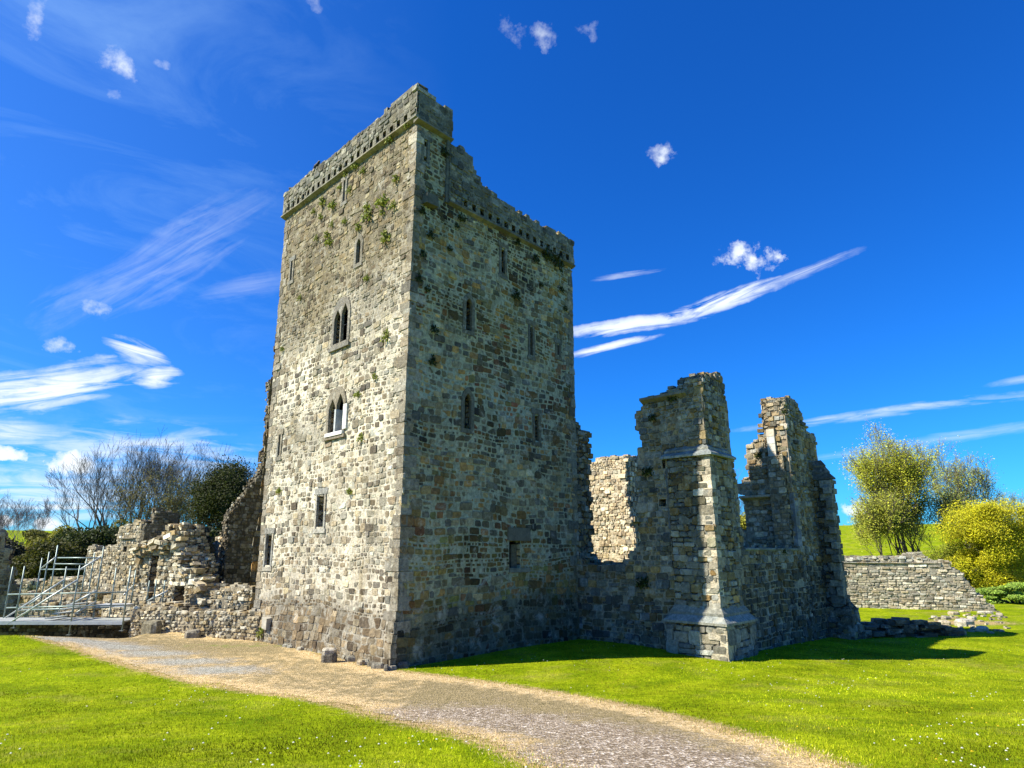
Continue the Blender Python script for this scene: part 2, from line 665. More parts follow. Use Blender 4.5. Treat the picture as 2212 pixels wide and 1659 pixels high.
def block(mb, c, ax, ay, az, rnd, col):
    """rough loose block with knocked-off corners"""
    vs = []
    for sx in (-1, 1):
        for sy in (-1, 1):
            for sz in (-1, 1):
                k = rnd.uniform(.7, 1)
                vs.append(c + ax * sx * rnd.uniform(.8, 1) * .5 + ay * sy * rnd.uniform(.8, 1) * .5 + az * sz * .5 * k)
    mb.add(vs, [(0, 1, 3, 2), (4, 6, 7, 5), (0, 4, 5, 1), (2, 3, 7, 6), (0, 2, 6, 4), (1, 5, 7, 3)], 0, col)


def rim_stones(mb, fr, rims, T, pal, seed, size=.3, sides=True, holes=(), zmin=-9, prob=.7):
    rnd = random.Random(seed)
    for (s0, z0, s1, z1, di, dj) in rims:
        if dj < 0 or (di and not sides):
            continue
        ms, mz = (s0 + s1) / 2, (z0 + z1) / 2
        if mz < zmin or any(a - .06 < ms < b + .06 and c - .06 < mz < d + .06 for a, b, c, d in holes):
            continue
        n = -.02
        ln = math.hypot(s1 - s0, z1 - z0)
        while n > -T:
            w = rnd.uniform(.7, 1.5) * size
            if rnd.random() < prob:
                sz_ = rnd.uniform(.45, 1.0) * size
                ax = fr.d * (ln * rnd.uniform(.9, 1.25) if dj else rnd.uniform(.2, .5) * size * 1.6)
                az = Vector((0, 0, 1)) * (ln * rnd.uniform(.8, 1.1) if di else sz_ * .8)
                ay = fr.n * w * .95
                ang = rnd.uniform(-.25, .25)
                ax = ax + fr.n * ang * ax.length * .5
                az = az + fr.d * rnd.uniform(-.12, .12) * az.length
                c = fr.P(ms + di * rnd.uniform(-.06, .06), mz + dj * rnd.uniform(-.05, .08), n - w / 2)
                block(mb, c, ax, ay, az, rnd, jc(rnd.choice(pal), rnd))
            n -= w


def ruin(name, label, cat, fr, outline, T=.8, holes=(), cell=.28, hr=(.1, .26), wr=(.9, 2.4), pal=PAL_RUIN, colf=None, seed=1, relief=(.0, .05), zlow=None, parent=None, group=None, back=True, rsize=.2, mort=(.32, .275, .19), gap=.014, rpal=None):
    mb = MB()
    s0, s1 = min(p[0] for p in outline), max(p[0] for p in outline)
    z0, z1 = min(p[1] for p in outline), max(p[1] for p in outline)

    def inside(s, z):
        w = .07
        return inpoly(s + w * nz(s * 4, z * 4, seed), z + w * nz(s * 4, z * 4, seed + 9), outline)

    def keep(s, z):
        return inside(s, z) and not any(a < s < b and c < z < d for a, b, c, d in holes)
    xs = grid_lines(s0, s1, cell, [h[0] for h in holes] + [h[1] for h in holes])
    zs = grid_lines(z0, z1, cell * .8, [h[2] for h in holes] + [h[3] for h in holes])
    rims = slab(mb, fr, xs, zs, keep, T, mort, mort, .03, 0, 0.0 if holes else .05, seed)
    rubble(mb, fr, s0, s1, z0, z1, inside, holes, hr, wr, pal, colf, relief, gap=gap, seed=seed, skip=.015)
    if back:
        fb = Fr((fr.P(s1, 0, -T).x, fr.P(s1, 0, -T).y), fr.ang + 180)
        rubble(mb, fb, 0, s1 - s0, z0, z1, lambda s, z: inside(s1 - s, z), [(s1 - b, s1 - a, c, d) for a, b, c, d in holes], hr, wr, pal, None, relief, seed=seed + 50)
    rim_stones(mb, fr, rims, T, rpal or pal, seed + 5, rsize, True, holes, z0 + .2)
    o = mb.build(name, STONE, parent)
    if not parent:
        tag(o, label, cat, group)
    return o


def extrude_poly(mb, fr, loops, d0, d1, mat_=0, col=(.3, .3, .3)):
    """loops[0] outer, others holes, in (s,z); from offset d0 (back) to d1 (front)"""
    flat = [p for lp in loops for p in lp]
    tris = tessellate_polygon([[Vector((p[0], p[1], 0)) for p in lp] for lp in loops])
    n = len(flat)
    vs = [fr.P(p[0], p[1], d1) for p in flat] + [fr.P(p[0], p[1], d0) for p in flat]
    fs = []
    for t in tris:
        a, b, c = (flat[i] for i in t)
        cr = (b[0] - a[0]) * (c[1] - a[1]) - (b[1] - a[1]) * (c[0] - a[0])
        t = tuple(t) if cr > 0 else tuple(t)[::-1]
        fs.append(t)
        fs.append(tuple(i + n for i in t)[::-1])
    k = 0
    for lp in loops:
        m = len(lp)
        for i in range(m):
            a, b = k + i, k + (i + 1) % m
            fs.append((a, a + n, b + n, b))
        k += m
    mb.add(vs, fs, mat_, col)


def arch_pts(a, b, z0, z1, spring, ogee=False):
    m, w = (a + b) / 2, (b - a) / 2
    pts = [(a, z0), (b, z0), (b, spring)]
    H = z1 - spring
    for t in (.25, .5, .75):
        pts.append((m + w * (1 - t ** (1.7 if not ogee else 1.2)), spring + H * t))
    pts.append((m, z1))
    for t in (.75, .5, .25):
        pts.append((m - w * (1 - t ** (1.7 if not ogee else 1.2)), spring + H * t))
    pts.append((a, spring))
    return pts


# ------------------------------------------------------------------ layout of the buildings
TN = Vector((-3.11, 18.47, 0))
AL, AR = -44.9, 47.6
LL, LR = 9.2, 8.2
dL = Vector((math.cos(R(AL)), math.sin(R(AL)), 0))
dR = Vector((math.cos(R(AR)), math.sin(R(AR)), 0))
TL = TN - dL * LL


def warpL(a, z, n):
    # the far left edge stands a little further in at the base; rough plinth swells outward at the bottom
    k = (LL - a) / LL
    return a + k * max(0, (17 - z)) * .035, n + (.16 * sm(1.45, .2, z))


def warpR(a, z, n):
    k = a / LR
    return a, n + .05 * sm(1.2, .2, z)


FL = Fr(TL, AL, warpL)
FR = Fr(TN, AR, warpR)


def fl(u, v):
    s, z = FL.sz(u, v)
    k = max(0, 17 - z) * .035 / LL
    # undo the warp a' = a + (LL-a)*k
    return ((s - LL * k) / (1 - k), z)


def rect(fn, u0, u1, v0, v1):
    um = (u0 + u1) / 2
    z1 = fn(um, v0)[1]
    z0 = fn(um, v1)[1]
    vm = (v0 + v1) / 2
    return (fn(u0, vm)[0], fn(u1, vm)[0], z0, z1)


ZS_L = 16.68      # string course levels
ZS_R = 14.25
WL = {'loop_high': rect(fl, 743, 747.5, 393, 432), 'slit_left': rect(fl, 629, 633, 567, 603), 'lancet': rect(fl, 771, 780, 514, 569),
      'twin_hi': rect(fl, 723.5, 752.5, 658, 740), 'twin_lo': rect(fl, 711.5, 743, 851, 934), 'slit_mid': rect(fl, 603, 607, 942, 983),
      'barred': rect(fl, 685, 701, 1071, 1138), 'low': rect(fl, 575, 587, 1156, 1221)}
WR = {'turret': rect(FR.sz, 915, 922, 305, 348), 'top': rect(FR.sz, 1082, 1090, 539, 591), 'lancet_hi': rect(FR.sz, 1005.5, 1018.5, 642, 716),
      'slit_mid': rect(FR.sz, 1144, 1150, 706, 767), 'slit_small': rect(FR.sz, 1203, 1207, 745, 767), 'lancet_lo': rect(FR.sz, 1002, 1017, 847, 928),
      'slit_low': rect(FR.sz, 1154, 1163, 898, 952), 'door': rect(FR.sz, 1100, 1124, 1168, 1227)}


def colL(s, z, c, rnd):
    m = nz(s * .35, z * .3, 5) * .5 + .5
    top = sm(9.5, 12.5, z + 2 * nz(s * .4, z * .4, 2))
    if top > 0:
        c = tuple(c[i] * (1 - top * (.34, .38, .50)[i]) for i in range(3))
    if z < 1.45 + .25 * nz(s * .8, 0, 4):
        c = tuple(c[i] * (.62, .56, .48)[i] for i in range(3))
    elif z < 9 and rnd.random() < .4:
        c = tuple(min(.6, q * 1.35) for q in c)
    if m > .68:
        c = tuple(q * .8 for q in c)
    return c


def colR(s, z, c, rnd):
    o = nz(s * .45, z * .45, 15)
    if o > .12 and rnd.random() < .55 and z < 11:
        c = (.27 * rnd.uniform(.7, 1.2), .175 * rnd.uniform(.7, 1.1), .065)
    if 1.3 < z < 3.4 and nz(s * .5, z * 1.2, 22) > -.12:
        c = (.31 * rnd.uniform(.7, 1.2), .22 * rnd.uniform(.8, 1.1), .07)
    dk = nz(s * .5, z * .5, 31)
    if dk > .15:
        c = tuple(q * .55 for q in c)
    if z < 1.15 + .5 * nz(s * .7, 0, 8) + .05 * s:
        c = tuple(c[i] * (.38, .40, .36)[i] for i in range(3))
    if nz(s * .9, z * .9, 91) > .28:
        c = tuple(q * .5 for q in c)
    if z > 9 and nz(s * .6, z * .6, 44) > -.05:
        c = tuple(c[i] * (.85, .82, .62)[i] for i in range(3))
    return c


# ------------------------------------------------------------------ keep tower
tower = thing('tower', 'tall square stone tower with a sunlit left face, shaded right face and broken battlements', 'tower', tuple(TN))
hL = [(a - .07, b + .07, c, d) for a, b, c, d in WL.values()]
hR = [(a - .07, b + .07, c, d) if k != 'door' else (a, b, c, d) for k, (a, b, c, d) in WR.items()]
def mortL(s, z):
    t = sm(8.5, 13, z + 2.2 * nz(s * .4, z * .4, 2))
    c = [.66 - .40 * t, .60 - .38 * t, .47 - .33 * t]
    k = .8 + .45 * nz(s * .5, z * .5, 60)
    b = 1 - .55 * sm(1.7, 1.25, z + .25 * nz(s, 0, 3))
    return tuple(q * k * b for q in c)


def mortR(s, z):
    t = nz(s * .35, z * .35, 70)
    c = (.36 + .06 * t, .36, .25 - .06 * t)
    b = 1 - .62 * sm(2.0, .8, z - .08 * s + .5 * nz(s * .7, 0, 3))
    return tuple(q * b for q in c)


# sunlit wall
mb = MB()
xs = grid_lines(0, LL - .06, .3, [q for h in hL for q in h[:2]])
zs = grid_lines(-.6, ZS_L, .3, [q for h in hL for q in h[2:]])
kp = lambda H: (lambda s, z: not any(a < s < b and c < z < d for a, b, c, d in H))
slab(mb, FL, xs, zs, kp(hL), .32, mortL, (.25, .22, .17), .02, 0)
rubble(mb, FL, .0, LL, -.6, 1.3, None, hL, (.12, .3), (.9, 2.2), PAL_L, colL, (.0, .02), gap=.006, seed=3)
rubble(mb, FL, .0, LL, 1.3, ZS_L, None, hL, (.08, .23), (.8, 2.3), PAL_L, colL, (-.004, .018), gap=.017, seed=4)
mb.build('wall', STONE, tower)
# shaded wall: the corner turret rises higher than the rest
TS = 1.37
prof = [(967, 305), (993, 320), (1018, 346), (1027, 370), (1040, 395), (1064, 418), (1096, 442), (1144, 468), (1183, 494), (1212, 507), (1233, 521)]
FRP = FR.off(.10)
profz = [FRP.sz(*p) for p in prof]
mb = MB()
xs = grid_lines(.06, LR, .3, [TS] + [q for h in hR for q in h[:2]])
zs = grid_lines(-.6, 16.6, .3, [ZS_R] + [q for h in hR for q in h[2:]])
keepR = lambda s, z: kp(hR)(s, z) and (z < ZS_R or s < TS)
slab(mb, FR, xs, zs, keepR, .32, mortR, (.2, .19, .15), .02, 0)
rubble(mb, FR, 0, LR, -.6, 16.6, keepR, hR, (.10, .26), (.8, 2.2), PAL_R, colR, (-.004, .024), gap=.018, seed=7)
mb.build('wall', STONE, tower)
# the two walls out of sight, and unseen floors added to shut sky light out
mb = MB()
NR = TN + dR * LR
NB = TL + dR * LR
FBR = Fr(NR, AL + 180)
FBL = Fr(NB, AR + 180)
for fr, ln, sd_ in ((FBR, LL, 11), (FBL, LR, 12)):
    xs = grid_lines(.3, ln - .3, .6, [])
    zs = grid_lines(-.6, 14.2, .6, [])
    slab(mb, fr, xs, zs, lambda s, z: True, .9, (.22, .2, .15), (.2, .18, .14), .03, 1)
    rubble(mb, fr, .0, ln, -.6, 14.2, None, (), (.2, .4), (1, 2), PAL_R, None, (.0, .05), seed=sd_)
mb.build('wall', STONE, tower)
mb = MB()
inner = [TN + dR * .25 - dL * .25, TN + dR * .25 - dL * (LL - .5), TN + dR * (LR - .5) - dL * (LL - .5), TN + dR * (LR - .5) - dL * .25]
mb.add([p + Vector((0, 0, 13.6)) for p in inner] + [p + Vector((0, 0, 13.3)) for p in inner], [(0, 1, 2, 3), (7, 6, 5, 4), (0, 4, 5, 1), (1, 5, 6, 2), (2, 6, 7, 3), (3, 7, 4, 0)], 0, (.2, .18, .15))
for zf in (3.8, 8.6):
    mb.add([p + Vector((0, 0, zf)) for p in inner] + [p + Vector((0, 0, zf - .3)) for p in inner], [(0, 1, 2, 3), (7, 6, 5, 4), (0, 4, 5, 1), (1, 5, 6, 2), (2, 6, 7, 3), (3, 7, 4, 0)], 0, (.2, .18, .15))
mb.build('light_block_floor', STONE, tower)

# parapets
FLP = FL.off(.12)
mb = MB()
wl = []
for i in range(21):
    a = .35 + i * (LL - .75) / 20.5
    wl.append((a, a + .2, ZS_L + .14, ZS_L + .44))
topL = lambda s: 17.86 + .012 * s + .07 * nz(s * 2.2, 3.0) + (.16 if s > LL - 1.5 else 0) * 0
kL = lambda s, z: z < topL(s) and kp(wl)(s, z)
xs = grid_lines(-.1, LL + .1, .26, [q for h in wl for q in h[:2]])
zs = grid_lines(ZS_L + .12, 18.4, .16, [q for h in wl for q in h[2:]])
rims = slab(mb, FLP, xs, zs, kL, .45, (.19, .18, .135), (.25, .22, .17), .02, 0)
rubble(mb, FLP, -.1, LL + .1, ZS_L + .12, 18.4, lambda s, z: z < topL(s) - .03, wl, (.14, .26), (.9, 2.0), [(.13, .125, .095), (.17, .165, .12), (.10, .095, .07), (.22, .21, .16)], None, (.0, .035), seed=21)
rim_stones(mb, FLP, rims, .45, PAL_L, 22, .16, False, wl, 17.8, .45)
slab(mb, FL.off(-.42), grid_lines(.1, LL - .1, .5, []), grid_lines(ZS_L - .1, 17.5, .4, []), lambda s, z: True, .6, (.2, .18, .14), (.2, .18, .14), .02, 1)
mb.build('parapet', STONE, tower)

mb = MB()
FRT = FR.off(.12)
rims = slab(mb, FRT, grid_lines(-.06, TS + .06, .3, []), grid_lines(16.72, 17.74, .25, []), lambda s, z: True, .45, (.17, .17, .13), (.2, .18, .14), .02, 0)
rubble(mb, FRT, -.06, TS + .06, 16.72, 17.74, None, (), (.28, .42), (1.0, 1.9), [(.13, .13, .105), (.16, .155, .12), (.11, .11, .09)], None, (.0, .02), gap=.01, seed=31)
mb.box(FRT.P(-.1, 17.75, .02), FRT.d * .75, -FRT.n * .5, (0, 0, .14), 0, (.34, .33, .28))
mb.box(FRT.P(TS - .3, 17.745, .0), FRT.d * .36, -FRT.n * .45, (0, 0, .10), 0, (.3, .3, .25))
mb.build('parapet', STONE, tower)

mb = MB()
wr_ = []
for i in range(15):
    a = 2.05 + i * (LR - 2.35) / 14.4
    wr_.append((a, a + .19, ZS_R + .17, ZS_R + .42))


def topR(s):
    for (a, za), (b, zb) in zip(profz, profz[1:]):
        if a <= s <= b:
            return za + (zb - za) * (s - a) / (b - a)
    return profz[0][1] if s < profz[0][0] else profz[-1][1]


jr = random.Random(5)
rag = [jr.uniform(-.08, .1) for _ in range(60)]
topR2 = lambda s: topR(s) + rag[int(s / .22) % 60]
kR = lambda s, z: z < topR2(s) and kp(wr_)(s, z)
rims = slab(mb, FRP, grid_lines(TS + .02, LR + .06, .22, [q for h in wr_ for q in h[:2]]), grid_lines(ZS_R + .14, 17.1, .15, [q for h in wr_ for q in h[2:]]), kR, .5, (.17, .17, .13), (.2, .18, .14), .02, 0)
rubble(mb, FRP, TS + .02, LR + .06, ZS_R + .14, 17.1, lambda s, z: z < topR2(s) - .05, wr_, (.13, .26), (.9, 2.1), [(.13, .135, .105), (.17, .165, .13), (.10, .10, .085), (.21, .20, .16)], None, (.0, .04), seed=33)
rim_stones(mb, FRP, rims, .5, PAL_R, 34, .15, True, wr_, ZS_R + .9, .5)
slab(mb, FR.off(-.42), grid_lines(TS + .1, LR - .1, .5, []), grid_lines(13.5, 14.95, .4, []), lambda s, z: True, .6, (.2, .18, .14), (.2, .18, .14), .02, 1)
mb.build('parapet', STONE, tower)


# string courses: chamfered moulding
def moulding(mb, fr, a, b, z, p=.16, h=.17, col=(.2, .19, .15), seed=0):
    rnd = random.Random(seed)
    s = a
    while s < b - .02:
        e = min(b, s + rnd.uniform(.45, .9))
        k = rnd.uniform(-.01, .012)
        c = jc(col, rnd, .2)
        vs = []
        for q in (s + .004, e - .004):
            for (n, zz) in ((-.05, z - .02), (.02, z), (p + k, z + h * .5), (p + k, z + h * .93), (.03, z + h), (-.05, z + h)):
                vs.append(fr.P(q, zz, n))
        fs = [(i, i + 6, (i + 1) % 6 + 6, (i + 1) % 6) for i in range(6)] + [(0, 1, 2, 3, 4, 5), (11, 10, 9, 8, 7, 6)]
        mb.add(vs, fs, 0, c)
        s = e


mb = MB()
moulding(mb, FL, -.14, LL + .14, ZS_L, .17, .12, (.19, .175, .13), 1)
mb.build('string_course', M_DR, tower)
mb = MB()
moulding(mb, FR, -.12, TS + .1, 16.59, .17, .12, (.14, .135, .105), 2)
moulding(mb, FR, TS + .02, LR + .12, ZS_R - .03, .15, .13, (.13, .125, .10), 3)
z = ZS_R
rnd = random.Random(3)
while z < 16.6:
    h = rnd.uniform(.25, .45)
    mb.box(FR.P(TS - .1, z, -.1), FR.d * .16, FR.n * .17, (0, 0, h - .01), 0, jc((.12, .12, .095), rnd, .15))
    z += h
mb.build('string_course', M_DR, tower)


# quoins
def quoins(mb, C, da, db, na, nb, z0, z1, col, seed, hh=(.24, .42), big=(.45, .75), small=(.22, .34), out=.035):
    """blocks along a vertical corner C; da, db run away from the corner along the two faces; na, nb their outward normals"""
    rnd = random.Random(seed)
    z = z0
    k = 0
    while z < z1 - .05:
        h = min(rnd.uniform(*hh), z1 - z)
        a, b = (rnd.uniform(*big), rnd.uniform(*small)) if k % 2 else (rnd.uniform(*small), rnd.uniform(*big))
        c3 = C(z) if callable(C) else C
        o = out + rnd.uniform(-.008, .01)
        P0 = c3 + na * o + nb * o + Vector((0, 0, z + .008))
        cc = jc(col, rnd, .24, .06)
        g = rnd.uniform(.01, .02)
        w1, w2 = da * (a + o), db * (b + o)
        mb.box(P0, w1, w2, Vector((0, 0, h - g)), 0, cc, .016, rnd)
        z += h
        k += 1


for args in ((lambda z: TN + FL.n * .14 * sm(1.45, .2, z), -dL, dR, FL.n, FR.n, -.4, 16.55, (.25, .22, .165), 41),
             (lambda z: FL.P(0, z) - Vector((0, 0, z)), dL, dR, FL.n, FBL.n, -.4, 16.6, (.25, .22, .165), 42),
             (TN + dR * LR, -dR, -dL, FR.n, FBR.n, -.4, 14.1, (.21, .20, .15), 43)):
    mb = MB()
    quoins(mb, *args, (.22, .40), (.35, .62), (.2, .32), .022)
    mb.build('quoin_stones', M_ST, tower)


# windows
def window(fr, H, kind, col, bars=None, label=None, seed=0):
    a, b, z0, z1 = H
    mb = MB()
    rnd = random.Random(seed)
    w = b - a
    if kind == 'slit':
        e = .10
        for (p, q, y0, y1) in ((a - e, a, z0 - .05, z1 + .05), (b, b + e, z0 - .05, z1 + .05), (a - e - .08, b + e + .08, z1 + .05, z1 + .25), (a - e - .05, b + e + .05, z0 - .2, z0 - .05)):
            y = y0
            while y < y1 - .02:
                h = min(y1 - y, rnd.uniform(.35, .6))
                extrude_poly(mb, fr, [[(p, y), (q, y), (q, y + h - .008), (p, y + h - .008)]], -.06, .03 + rnd.uniform(0, .015), 0, jc(col, rnd, .12))
                y += h
    elif kind == 'lancet':
        e = .13
        sp = z1 - w * .9
        inn = arch_pts(a + .005, b - .005, z0 + .02, z1 - .04, sp)[::-1]
        extrude_poly(mb, fr, [arch_pts(a - e, b + e, z0 - .12, z1 + .17, sp + .04), inn], -.08, .035, 0, jc(col, rnd, .1))
    elif kind == 'twin':
        e = .13
        m = (a + b) / 2
        sp = z1 - w * .42
        i1 = arch_pts(a + .01, m - .035, z0 + .02, z1 - .16, sp - .08, True)[::-1]
        i2 = arch_pts(m + .035, b - .01, z0 + .02, z1 - .03, sp, True)[::-1]
        outer = [(a - e, z0 - .1), (b + e, z0 - .1), (b + e, sp + .05)]
        for t in range(1, 8):
            w0 = math.pi * t / 8
            outer.append((m + (w / 2 + e) * math.cos(w0), sp + .05 + (z1 - sp + .2) * math.sin(w0)))
        outer.append((a - e, sp + .05))
        extrude_poly(mb, fr, [outer, i1, i2], -.08, .035, 0, jc(col, rnd, .05))
        extrude_poly(mb, fr, [[(a - e - .08, z0 - .22), (b + e + .08, z0 - .22), (b + e + .08, z0 - .1), (a - e - .08, z0 - .1)]], -.2, .09, 0, jc(col, rnd, .1))
    fo = mb.build('window', M_ST, tower)
    if label:
        fo['label'] = label
    if bars:
        bb = MB()
        nb_, nh = bars
        for i in range(nb_):
            x = a + w * (i + 1) / (nb_ + 1)
            bb.tube([fr.P(x, z0, -.16), fr.P(x, z1, -.16)], .012, 6, 0, (.06, .06, .06))
        for i in range(nh):
            y = z0 + (z1 - z0) * (i + 1) / (nh + 1)
            bb.tube([fr.P(a, y, -.16), fr.P(b, y, -.16)], .012, 6, 0, (.06, .06, .06))
        bb.build('grille', M_MET, fo)
    return fo


CW = (.23, .21, .165)
window(FL, WL['loop_high'], 'slit', CW, seed=1)
window(FL, WL['slit_left'], 'slit', CW, seed=2)
window(FL, WL['lancet'], 'lancet', CW, seed=3, label='narrow pointed window high on the sunlit face')
window(FL, WL['twin_hi'], 'twin', (.20, .18, .145), (0, 1), seed=4, label='upper two-light pointed window')
w2 = window(FL, WL['twin_lo'], 'twin', (.24, .22, .175), None, seed=5, label='lower two-light pointed window with pale repaired jambs')
a, b, z0, z1 = WL['twin_lo']
m_ = (a + b) / 2
mb = MB()
extrude_poly(mb, FL, [[(b + .03, z0 + .05), (b + .26, z0 + .05), (b + .26, z1 - .45), (b + .03, z1 - .45)]], -.2, .06, 0, (.60, .60, .57))
extrude_poly(mb, FL, [[(m_ - .05, z0 + .03), (m_ + .05, z0 + .03), (m_ + .05, z1 - .55), (m_ - .05, z1 - .55)]], -.2, .055, 0, (.45, .47, .47))
extrude_poly(mb, FL, [[(a - .02, z0 - .12), (b + .12, z0 - .12), (b + .12, z0 - .0), (a - .02, z0 - .0)]], -.2, .12, 0, (.66, .65, .62))
mb.build('jamb', M_DR, w2)
mb = MB()
extrude_poly(mb, FL, [[(m_ + .05, z0), (b - .03, z0), (b - .03, z1 - .5), (m_ + .05, z1 - .5)]], -.32, -.26, 0, (.012, .035, .06))
mb.build('pane', M_DARK, w2)
window(FL, WL['slit_mid'], 'slit', CW, seed=6)
w4 = window(FL, WL['barred'], 'slit', (.32, .30, .25), (2, 5), seed=7, label='small barred window')
w5 = window(FL, WL['low'], 'slit', (.30, .285, .24), seed=8, label='partly blocked low window at the left corner')
a, b, z0, z1 = WL['low']
mb = MB()
extrude_poly(mb, FL, [[(a, z0), (b, z0), (b, z0 + (z1 - z0) * .58), (a, z0 + (z1 - z0) * .58)]], -.5, -.14, 0, (.26, .22, .17))
mb.build('infill', M_ST, w5)
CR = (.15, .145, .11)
window(FR, WR['turret'], 'slit', CR, seed=11)
window(FR, WR['top'], 'slit', CR, seed=12)
window(FR, WR['lancet_hi'], 'lancet', CR, seed=13, label='upper pointed window on the shaded face')
window(FR, WR['slit_mid'], 'slit', CR, seed=14)
window(FR, WR['slit_small'], 'slit', CR, seed=15)
window(FR, WR['lancet_lo'], 'lancet', CR, seed=16, label='lower pointed window on the shaded face')
window(FR, WR['slit_low'], 'slit', CR, seed=17)
a, b, z0, z1 = WR['door']
mb = MB()
extrude_poly(mb, FR, [[(a - .1, z1), (b + .45, z1), (b + .45, z1 + .42), (a - .1, z1 + .42)]], -.3, .06, 0, (.13, .125, .10))
ob = mb.build('window', M_DR, tower)
mb = MB()
extrude_poly(mb, FR, [[(a - .02, z0 - .14), (b + .45, z0 - .14), (b + .45, z0), (a - .02, z0)]], -.3, .05, 0, (.19, .19, .15))
mb.build('sill', M_DR, ob)
ob['label'] = 'square-headed opening with a heavy lintel near the foot of the shaded face'
mb = MB()
extrude_poly(mb, FR, [[(a + (b - a) * .5, z0), (b, z0), (b, z1 - .12), (a + (b - a) * .5, z1 - .12)]], -.5, -.16, 0, (.13, .12, .09))
mb.build('infill', M_ST, ob)
# corbel stump on the shaded face
mb = MB()
s_, z_ = FR.sz(923, 436)
rnd = random.Random(9)
block(mb, FR.P(s_, z_, .1), FR.d * .55, FR.n * .35, Vector((0, 0, .4)), rnd, (.10, .10, .08))
mb.build('corbel', M_DR, tower)
# pale block near the foot of the sunlit face
mb = MB()
s_, z_ = fl(588, 1345)
block(mb, FL.P(s_, z_, .06), FL.d * .42, FL.n * .25, Vector((0, 0, .42)), rnd, (.36, .34, .28))
mb.build('stone_block', M_DR, tower)

WAMP[0] = .09
# ------------------------------------------------------------------ chapel ruin beside the tower
nL, nR = Fr((0, 0), AL).n, Fr((0, 0), AR).n
PA = Vector((6.24, 20.08, 0))


def arris(k):
    return PA - nL * k - nR * k


def frustum(mb, A, wl0, wr0, z0, B, wl1, wr1, z1, col, mat_=0):
    vs = [A + Vector((0, 0, z0)), A + dR * wr0 + Vector((0, 0, z0)), A + dR * wr0 - dL * wl0 + Vector((0, 0, z0)), A - dL * wl0 + Vector((0, 0, z0)),
          B + Vector((0, 0, z1)), B + dR * wr1 + Vector((0, 0, z1)), B + dR * wr1 - dL * wl1 + Vector((0, 0, z1)), B - dL * wl1 + Vector((0, 0, z1))]
    mb.add(vs, [(0, 3, 2, 1), (4, 5, 6, 7), (0, 1, 5, 4), (1, 2, 6, 5), (2, 3, 7, 6), (3, 0, 4, 7)], mat_, col)


def courses(mb, A, wl, wr, z0, B, wl1, wr1, z1, n, cols, lip=.05, seed=0):
    """sloping dressed weathering laid in n courses, each with a small drip"""
    rnd = random.Random(seed)
    for i in range(n):
        t0, t1 = i / n, (i + 1) / n
        P = A.lerp(B, t0)
        Q = A.lerp(B, t1)
        za, zb = z0 + (z1 - z0) * t0, z0 + (z1 - z0) * t1
        l = lip if i == 0 else lip * .3
        P2 = P + (nL + nR) * l
        frustum(mb, P2, wl + (wl1 - wl) * t0 + 2 * l, wr + (wr1 - wr) * t0 + 2 * l, za + .0, P2, wl + (wl1 - wl) * t0 + 2 * l, wr + (wr1 - wr) * t0 + 2 * l, za + .07, jc(cols, rnd, .1))
        frustum(mb, P2 - (nL + nR) * .005, wl + (wl1 - wl) * t0 + 2 * l - .01, wr + (wr1 - wr) * t0 + 2 * l - .01, za + .07, Q, wl + (wl1 - wl) * t1, wr + (wr1 - wr) * t1, zb + .005, jc(cols, rnd, .1))


def pier(mb, A, wl, wr, z0, z1, pal, seed, hr=(.16, .32), colf=None, mort=(.2, .19, .15), q=True, qc=(.44, .40, .31)):
    i = .02
    A2 = A - nL * i - nR * i
    frustum(mb, A2, wl - 2 * i, wr - 2 * i, z0, A2, wl - 2 * i, wr - 2 * i, z1, mort, 1)
    f1 = Fr(A - dL * wl, AL)
    f2 = Fr(A, AR)
    f3 = Fr(A + dR * wr, AL + 180)
    f4 = Fr(A + dR * wr - dL * wl, AR + 180)
    for k, (f, w) in enumerate(((f1, wl), (f2, wr), (f3, wl), (f4, wr))):
        rubble(mb, f, 0, w, z0, z1, None, (), hr, (.9, 2.1), pal, colf, (-.01, .04), seed=seed + k)
    if q:
        quoins(mb, A, -dL, dR, nL, nR, z0 + .02, z1, qc, seed + 9, (.2, .36), (.4, .6), (.22, .32), .02)
        quoins(mb, A + dR * wr, -dR, -dL, nR, f3.n, z0 + .02, z1, (.22, .21, .17), seed + 10, (.2, .36), (.35, .5), (.2, .3), .02)


DRC = (.23, .24, .215)
PAL_B = [(.23, .21, .15), (.16, .155, .125), (.27, .20, .09), (.19, .175, .115), (.13, .13, .11), (.30, .29, .24), (.24, .165, .07)]
but = thing('buttress', 'tall square corner buttress with sloping stone ledges, nearest the camera right of the tower', 'buttress', tuple(PA))
mb = MB()
pier(mb, PA, 2.0, 2.07, -.6, .86, [(.25, .24, .2), (.21, .2, .16), (.3, .29, .24), (.17, .165, .14)], 61, (.24, .4))
mb.build('plinth', STONE, but)
mb = MB()
courses(mb, PA, 2.0, 2.07, .86, arris(.24), 1.55, 1.6, 1.36, 2, DRC, .07, 1)
mb.build('weathering', M_ST, but)
AS = arris(.24)
mb = MB()
pier(mb, AS, 1.55, 1.55, 1.33, 5.95, PAL_B, 65, (.15, .3))
mb.build('shaft', STONE, but)
mb = MB()
courses(mb, arris(.16), 1.75, 1.75, 5.95, arris(.58), 1.2, 1.2, 6.55, 3, DRC, .06, 2)
mb.build('weathering', M_ST, but)
mb = MB()
pier(mb, arris(.60), 1.15, 1.15, 6.5, 8.25, [(.2, .19, .16), (.16, .155, .13), (.25, .24, .2), (.22, .18, .11)], 75, (.24, .42))
mb.build('cap', STONE, but)

